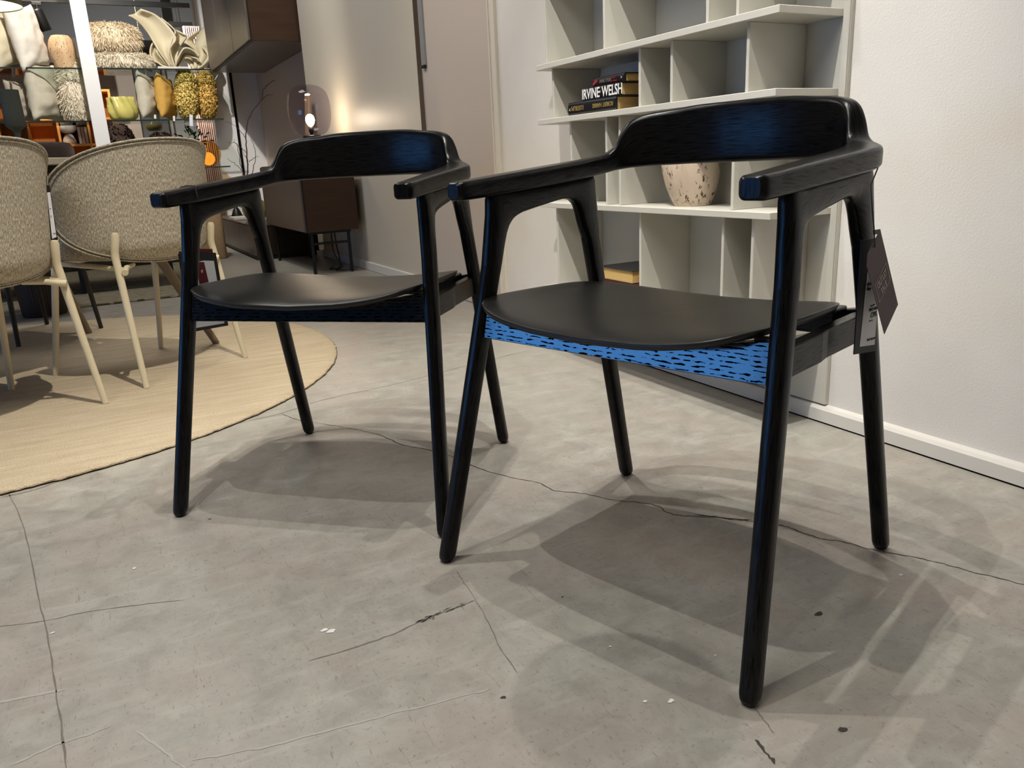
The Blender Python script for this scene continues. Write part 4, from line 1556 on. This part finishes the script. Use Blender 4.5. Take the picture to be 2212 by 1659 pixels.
def build_goods():
    Y = 8.34
    zt, zm = 1.6095, 1.1735
    G1, G2 = 'cushions on the upper glass shelf', 'cushions on the middle glass shelf'
    X = lambda px, py: on_y(px, py, Y).x
    pillow('cushion', (X(22, 140), Y, zt + .002), .46, .54, .17, math.radians(60), 'cream_velvet', 'large cream cushion at the left end of the upper glass shelf', G1, roll=-.30, tilt=.05)
    pillow('cushion', (X(-22, 140), Y - .05, zt + .002), .40, .40, .16, math.radians(50), 'white_linen', 'white cushion mostly cut off at the left of the upper shelf', G1, roll=-.22)
    pillow('cushion', (X(80, 148), Y - .03, zt + .002), .40, .50, .16, math.radians(58), 'white_linen', 'white crinkled linen cushion beside the round travertine vase', G1, roll=-.22, wr=.016)
    # travertine vase, upper shelf
    v = empty('round_vase', (X(142, 147), Y, zt))
    tag(v, 'warm travertine vase on the upper glass shelf left of the post', 'vase')
    pr = catmull([(.001, 0), (.07, 0), (.085, .05), (.105, .13), (.108, .18), (.095, .24), (.072, .275), (.068, .278), (.06, .27), (.001, .26)], 3)
    MB().lathe([(q[0], q[1]) for q in pr], 36).build('body', 'travertine_warm', v)
    fluffy('sheepskin_cushion', (X(262, 146), Y + .02, zt + .002), (.27, .17, .075), 0, 'sheepskin', 'lower flat sheepskin cushion of the stacked pair', 'sheepskin cushions stacked on the upper shelf', strands=5200, L=.036)
    fluffy('sheepskin_cushion', (X(254, 146), Y + .02, zt + .145), (.23, .17, .125), 0, 'sheepskin_tan', 'upper plump sheepskin cushion of the stacked pair', 'sheepskin cushions stacked on the upper shelf', strands=5200, L=.036)
    # flowing sculpture
    for k, (dx, dy, sc, lab) in enumerate(((0, 0, 1.0, 'large cream resin sculpture with curling petals on a white plinth'), (.255, .12, .86, 'smaller pale petal sculpture behind the large one on the upper shelf'))):
        s_ = empty('petal_sculpture', (X(372, 143) + dx, Y - .02 + dy, zt))
        s_.scale = (sc, sc, sc)
        tag(s_, lab, 'sculpture')
        MB().box((-.135, -.07, 0), (.135, .07, .03)).build('plinth', 'white_ceramic', s_, bevel=.006)
        if k:
            s_.rotation_euler = (0, 0, 2.6)

        def petal(L, R_, name='petal'):
            A, B = catmull(L, 6), catmull(R_, 6)
            vs, m = [], 12
            for a, b in zip(A, B):
                for i in range(m + 1):
                    tt = i / m
                    p = a * (1 - tt) + b * tt
                    p = p + np.array([0, .07 * math.sin(math.pi * tt), 0])
                    vs.append(p)
            q = m + 1
            fs = [(i * q + j, i * q + j + 1, (i + 1) * q + j + 1, (i + 1) * q + j) for i in range(len(A) - 1) for j in range(m)]
            o = MB().add(vs, fs).build(name, 'cream_resin', s_)
            md = o.modifiers.new('solid', 'SOLIDIFY')
            md.thickness = .012
            md.offset = 0
        petal([(-.02, -.02, .03), (-.10, -.04, .16), (-.16, -.02, .30), (-.24, -.08, .40), (-.31, -.13, .44)],
              [(.02, -.02, .03), (.00, -.05, .18), (.06, -.08, .28), (-.06, -.06, .45), (-.20, -.10, .50)])
        petal([(.0, 0, .03), (-.02, -.05, .14), (.02, -.06, .26), (.06, -.06, .34), (-.04, -.06, .44)],
              [(.03, .02, .03), (.06, .02, .14), (.10, .02, .22), (.16, -.04, .29), (.14, -.05, .31)])
        petal([(.02, 0, .03), (.05, -.04, .10), (.12, -.06, .19), (.20, -.06, .17), (.24, -.06, .12)],
              [(.05, .02, .03), (.09, .03, .07), (.13, .03, .13), (.20, .02, .12), (.24, -.02, .10)])
        petal([(-.03, .02, .03), (-.10, .04, .06), (-.17, .03, .13), (-.15, .02, .22), (-.10, .02, .26)],
              [(-.01, .02, .03), (-.06, .0, .08), (-.11, -.02, .15), (-.10, -.01, .20), (-.08, .02, .24)])
    # middle shelf
    pillow('cushion', (X(58, 260), Y + .05, zm + .002), .34, .36, .13, math.radians(55), 'taupe_velvet', 'small taupe velvet cushion behind the smoked goblet', G2, roll=-.08, wr=.02)
    pillow('cushion', (X(106, 262), Y, zm + .002), .42, .50, .17, math.radians(58), 'grey_velvet', 'large stone-grey velvet cushion with pointed top, left of the post', G2, roll=.02, wr=.02)
    fluffy('sheepskin_cushion', (X(168, 258), Y + .02, zm + .002), (.12, .10, .28), .4, 'sheepskin', 'tall upright sheepskin cushion beside the white post', G2, rot=(0, .06), strands=5200, L=.034)
    v = empty('yellow_vase', (X(268, 256), Y - .02, zm))
    tag(v, 'pale yellow twisted ceramic vase on the middle glass shelf', 'vase')
    tw = lambda a, z: 1 + .12 * math.sin(7 * a + z * 26) * min(1, z / .05)
    MB().lathe([(.001, 0), (.085, 0), (.112, .03), (.122, .08), (.116, .13), (.108, .17), (.112, .20), (.108, .205), (.10, .19), (.09, .06), (.001, .04)], 84, mod=tw).build('body', 'yellow_ceramic', v)
    pillow('cushion', (X(326, 256), Y, zm + .002), .36, .42, .15, math.radians(64), 'grey_velvet', 'greenish-grey velvet cushion right of the yellow vase', G2, roll=.07, wr=.016)
    pillow('cushion', (X(364, 255), Y, zm + .002), .36, .40, .15, math.radians(66), 'gold_velvet', 'mustard gold velvet cushion between grey and curly ones', G2, roll=.09, wr=.016)
    fluffy('curly_cushion', (X(406, 255), Y, zm + .004), (.094, .10, .222), .35, 'yellow_boucle', 'bright yellow curly cushion on the middle glass shelf', G2, rot=(0, .10), strands=2600, curl=True, e=2.3)
    fluffy('curly_cushion', (X(450, 255), Y + .03, zm + .004), (.088, .10, .216), .35, 'mustard_boucle', 'darker mustard curly cushion at the right shelf end', G2, rot=(0, .08), strands=2400, curl=True, e=2.3)
    for x, y, w, h, lab in ((413, 260, .030, .10, 'white price tag below the bright yellow curly cushion'), (376, 256, .018, .045, 'small price tag below the mustard gold cushion'), (335, 252, .018, .035, 'small price tag on the greenish-grey cushion'), (28, 158, .02, .075, 'small black tag hanging under the upper glass shelf')):
        p = on_y(x, y, YG - .012)
        o = MB().box((-w / 2, -.001, -h / 2), (w / 2, .001, h / 2)).build('shelf_tag', 'black_card' if 'black' in lab else 'white_card', None, loc=p, rot=(0, .12, 0))
        tag(o, lab, 'tag')
    # amber lamp on the lowest shelf
    g = empty('amber_lamp', (on_y(451, 357, Y).x, Y - .03, .7385))
    tag(g, 'amber glass ball lamp on the lowest glass shelf', 'lamp')
    MB().lathe([(.10 * math.cos(a) if False else .125 * math.sin(b), .125 - .125 * math.cos(b)) for b in np.linspace(.25, math.pi - .01, 24) for a in (0,)], 36, cap=False).build('globe', 'amber_glass', g)
    MB().lathe([(.062 * math.sin(b), .075 - .062 * math.cos(b)) for b in np.linspace(.02, math.pi - .01, 16)], 28).build('inner_globe', 'amber_glow', g)
    c = MB().lathe([(.001, 0), (.04, 0), (.045, .01), (.045, .09), (.04, .09), (.038, .012), (.001, .012)], 24).build('mug', 'travertine', None, loc=(on_y(452, 412, Y).x, Y + .02, .50))
    bpy.data.objects.remove(c)


build_goods()


# ================================================================== ROOM BEHIND THE GLASS
def build_back_room():
    Y = 9.6
    # cube shelving in orange wood
    o = Vector((0, Y, 0))
    t = empty('cube_shelving', o)
    tag(t, 'orange wooden cube shelving lit warm behind the glass shelves', 'shelving')
    X = lambda px, py: on_y(px, py, Y).x
    Z = lambda px, py: on_y(px, py, Y).z
    xs = [X(63, 290) - (X(125, 290) - X(63, 290)) * 1.0, X(63, 290), X(128, 290), X(190, 270), X(240, 230)]
    zs = [Z(200, 370), Z(200, 312), Z(200, 256), Z(232, 195)]
    x0, x1 = xs[0] - .30, xs[-1]
    MB().box((x0, .30, .02), (x1, .32, zs[-1])).build('back_panel', 'orange_wood', t)
    for z in [.05, .38] + zs:
        MB().box((x0, 0, z - .011), (x1 + .011, .30, z + .011)).build('shelf', 'orange_wood_edge', t)
    for x in [x0] + xs:
        MB().box((x - .011, .001, .02), (x + .011, .30, zs[-1])).build('divider', 'orange_wood_edge', t)
    # lamp and books in the cubes
    g = empty('bowl_lamp', (X(151, 308), Y + .12, zs[1] + .0115))
    tag(g, 'white lamp of a bowl on a cone in the orange cube shelving', 'lamp')
    MB().lathe([(.001, 0), (.068, 0), (.062, .04), (.04, .09), (.03, .10), (.001, .10)], 28).build('foot', 'white_ceramic', g)
    MB().lathe([(.001, .105), (.05, .115), (.085, .145), (.097, .18), (.094, .185), (.001, .185)], 28).build('bowl', 'white_ceramic', g)
    for k in range(3):
        b = MB().box((0, 0, 0), (.026, .16, .17)).build('white_book', ('paper_white', 'beige_board', 'paper_white')[k], None, bevel=.002, loc=(X(172, 308) + .031 * k, Y + .06, zs[1] + .0115))
        tag(b, ('white upright book nearest the bowl lamp in the cube shelving', 'cream upright book in the middle of three in the cube shelving', 'white upright book at the right of three in the cube shelving')[k], 'book', 'books upright in the cube shelving')
    # brown curly armchairs, only their backs show
    for px, py, w, lab in ((254, 268, .15, 'dark brown curly armchair behind the glass shelves, right of the post'), (345, 286, .15, 'brown curly armchair below the small drum pendant')):
        p = on_y(px, py, 9.02)
        fluffy('armchair', (p.x, 9.02, 0), (w, .13, p.z / 2), 0, 'brown_boucle', lab, 'brown curly armchairs behind the glass', strands=1500, curl=True, e=3.2, cat='chair')
    p = on_y(335, 283, 9.3)
    g = empty('drum_pendant', (p.x, 9.3, p.z))
    tag(g, 'small olive drum pendant lamp hanging behind the middle glass shelf', 'lamp')
    MB().lathe([(.001, 0), (.06, 0), (.082, .03), (.084, .085), (.07, .09), (.004, .09), (.003, 3.35 - p.z)], 28, cap=False).build('shade', 'olive_enamel', g)
    # leafy plant
    p = on_y(418, 312, 8.8)
    g = empty('potted_plant', (p.x, 8.8, p.z - .05))
    tag(g, 'small dark green leafy plant behind the amber lamp', 'plant')
    MB().lathe([(.001, -.12), (.05, -.12), (.06, 0), (.001, 0)], 20).build('pot', 'white_ceramic', g)
    for k in range(46):
        a, b = RNG.uniform(0, 2 * math.pi), RNG.uniform(.2, 1.4)
        l = RNG.uniform(.10, .19)
        d = Vector((math.cos(a) * math.cos(b), math.sin(a) * math.cos(b), math.sin(b)))
        c = d * l + Vector((0, 0, .03))
        sd = d.cross(Vector((0, 0, 1))).normalized() * .016
        up = Vector((0, 0, .006))
        e_ = c + d * .06 + Vector((0, 0, -.02))
        MB().add([c - d * .01, c + d * .025 + sd + up, e_, c + d * .025 - sd + up], [(0, 1, 2), (0, 2, 3)], smooth=False).build('leaf', 'leaf_green', g)
    # pinkish sheer curtain
    mb = MB()
    x0, x1 = on_y(430, 300, 9.9).x, on_y(480, 300, 9.9).x
    pts = []
    for i in range(61):
        x = x0 + (x1 - x0) * i / 60
        pts.append((x, 9.9 + .035 * math.sin(i * 1.25)))
    zt_ = 2.25
    vs = [(x, y, .02) for x, y in pts] + [(x, y, zt_) for x, y in pts]
    mb.add(vs, [(i, i + 1, 62 + i, 61 + i) for i in range(60)])
    c = mb.build('curtain', 'pink_curtain')
    md = c.modifiers.new('solid', 'SOLIDIFY')
    md.thickness = .004
    tag(c, 'pleated pink and white sheer curtain at the back right', 'curtain')
    # grey bulkhead and pale panels of the back wall
    a, b = on_y(100, 95, 12.0), on_y(352, 100, 12.0)
    g = struct('wall_back_bulkhead', MB().box((-4.6, 11.5, a.z), (b.x, 12.6, 3.35)), 'wall_grey')
    struct('wall_back_soffit', MB().box((-4.6, 11.45, a.z - .28), (on_y(240, 95, 12).x, 12.6, a.z)), 'brown_leather')
    z2 = on_y(352, 250, 12.0)
    struct('wall_back_panel', MB().box((on_y(300, 200, 12).x, 12.3, 0), (on_y(358, 200, 12).x, 12.6, 3.35)), 'wall_grey')
    struct('wall_back_screen', MB().box((on_y(358, 100, 12).x, 12.35, 0), (on_y(420, 100, 12).x + .2, 12.6, 3.35)), 'panel_grey')
    # ceiling tracks with spots
    zt_ = 2.30
    p0, p1 = on_z(55, 6, zt_), on_z(409, 13, zt_)
    t = empty('light_track', (0, p1.y, zt_))
    tag(t, 'long black lighting track hung above the glass shelves', 'light track')
    MB().box((-2.2, -.02, -.022), (p1.x, .02, .022)).build('rail', 'black_metal', t)
    for x in (-1.5, .25, p1.x - .25):
        MB().tube([(x, 0, .02), (x, 0, 3.35 - zt_)], .004, 6).build('hanger', 'black_metal', t)
    for px, py, lab in ((83, 30, 'black spotlight on the track left of the white post'), (13, 35, 'black spotlight partly behind the olive pendant')):
        p = on_y(px, py, p1.y)
        g = empty('track_spotlight', (p.x, p1.y - .03, zt_ - .025))
        tag(g, lab, 'spotlight', 'spotlights on the lighting track')
        MB().box((-.04, -.012, -.03), (.04, .03, 0)).build('adapter', 'black_metal', g, bevel=.003)
        MB().tube([(0, 0, -.02), (0, 0, -.10)], .014, 10).build('arm', 'black_metal', g)
        m = MB().lathe([(.001, .09), (.048, .085), (.05, .07), (.05, -.10), (.046, -.105), (.04, -.09), (.001, -.08)], 28)
        m.build('head', 'black_metal', g, loc=(.01, -.02, -.15), rot=(.15, -.28, 0))
    for px0, px1, py, Y2 in ((362, 415, 52, 10.3), (386, 412, 96, 11.3)):
        a, b = on_y(px0, py, Y2), on_y(px1, py, Y2)
        g = empty('light_track', (a.x, Y2, a.z))
        tag(g, 'short black track high up behind the petal sculpture' if py < 60 else 'short black track lower down behind the petal sculpture', 'light track')
        MB().box((0, -.02, -.025), (b.x - a.x, .02, .025)).build('rail', 'black_metal', g)
        MB().tube([((b.x - a.x) * .4, 0, 0), ((b.x - a.x) * .4, 0, 3.35 - a.z)], .005, 6).build('hanger', 'black_metal', g)


build_back_room()


# unseen globe added above the chairs to throw a round shadow on the floor
def build_shadow_globe():
    g = empty('shadow_globe', (.264, .813, 1.30))
    tag(g, 'unseen globe added above the armchairs to throw a round shadow', 'lamp')
    MB().lathe([(.076 * math.sin(b), -.05 * math.cos(b)) for b in np.linspace(.02, math.pi - .02, 18)], 48).build('globe', 'white_ceramic', g)
    MB().tube([(0, 0, .045), (0, 0, 2.05)], .0015, 6).build('cord', 'string', g)


build_shadow_globe()
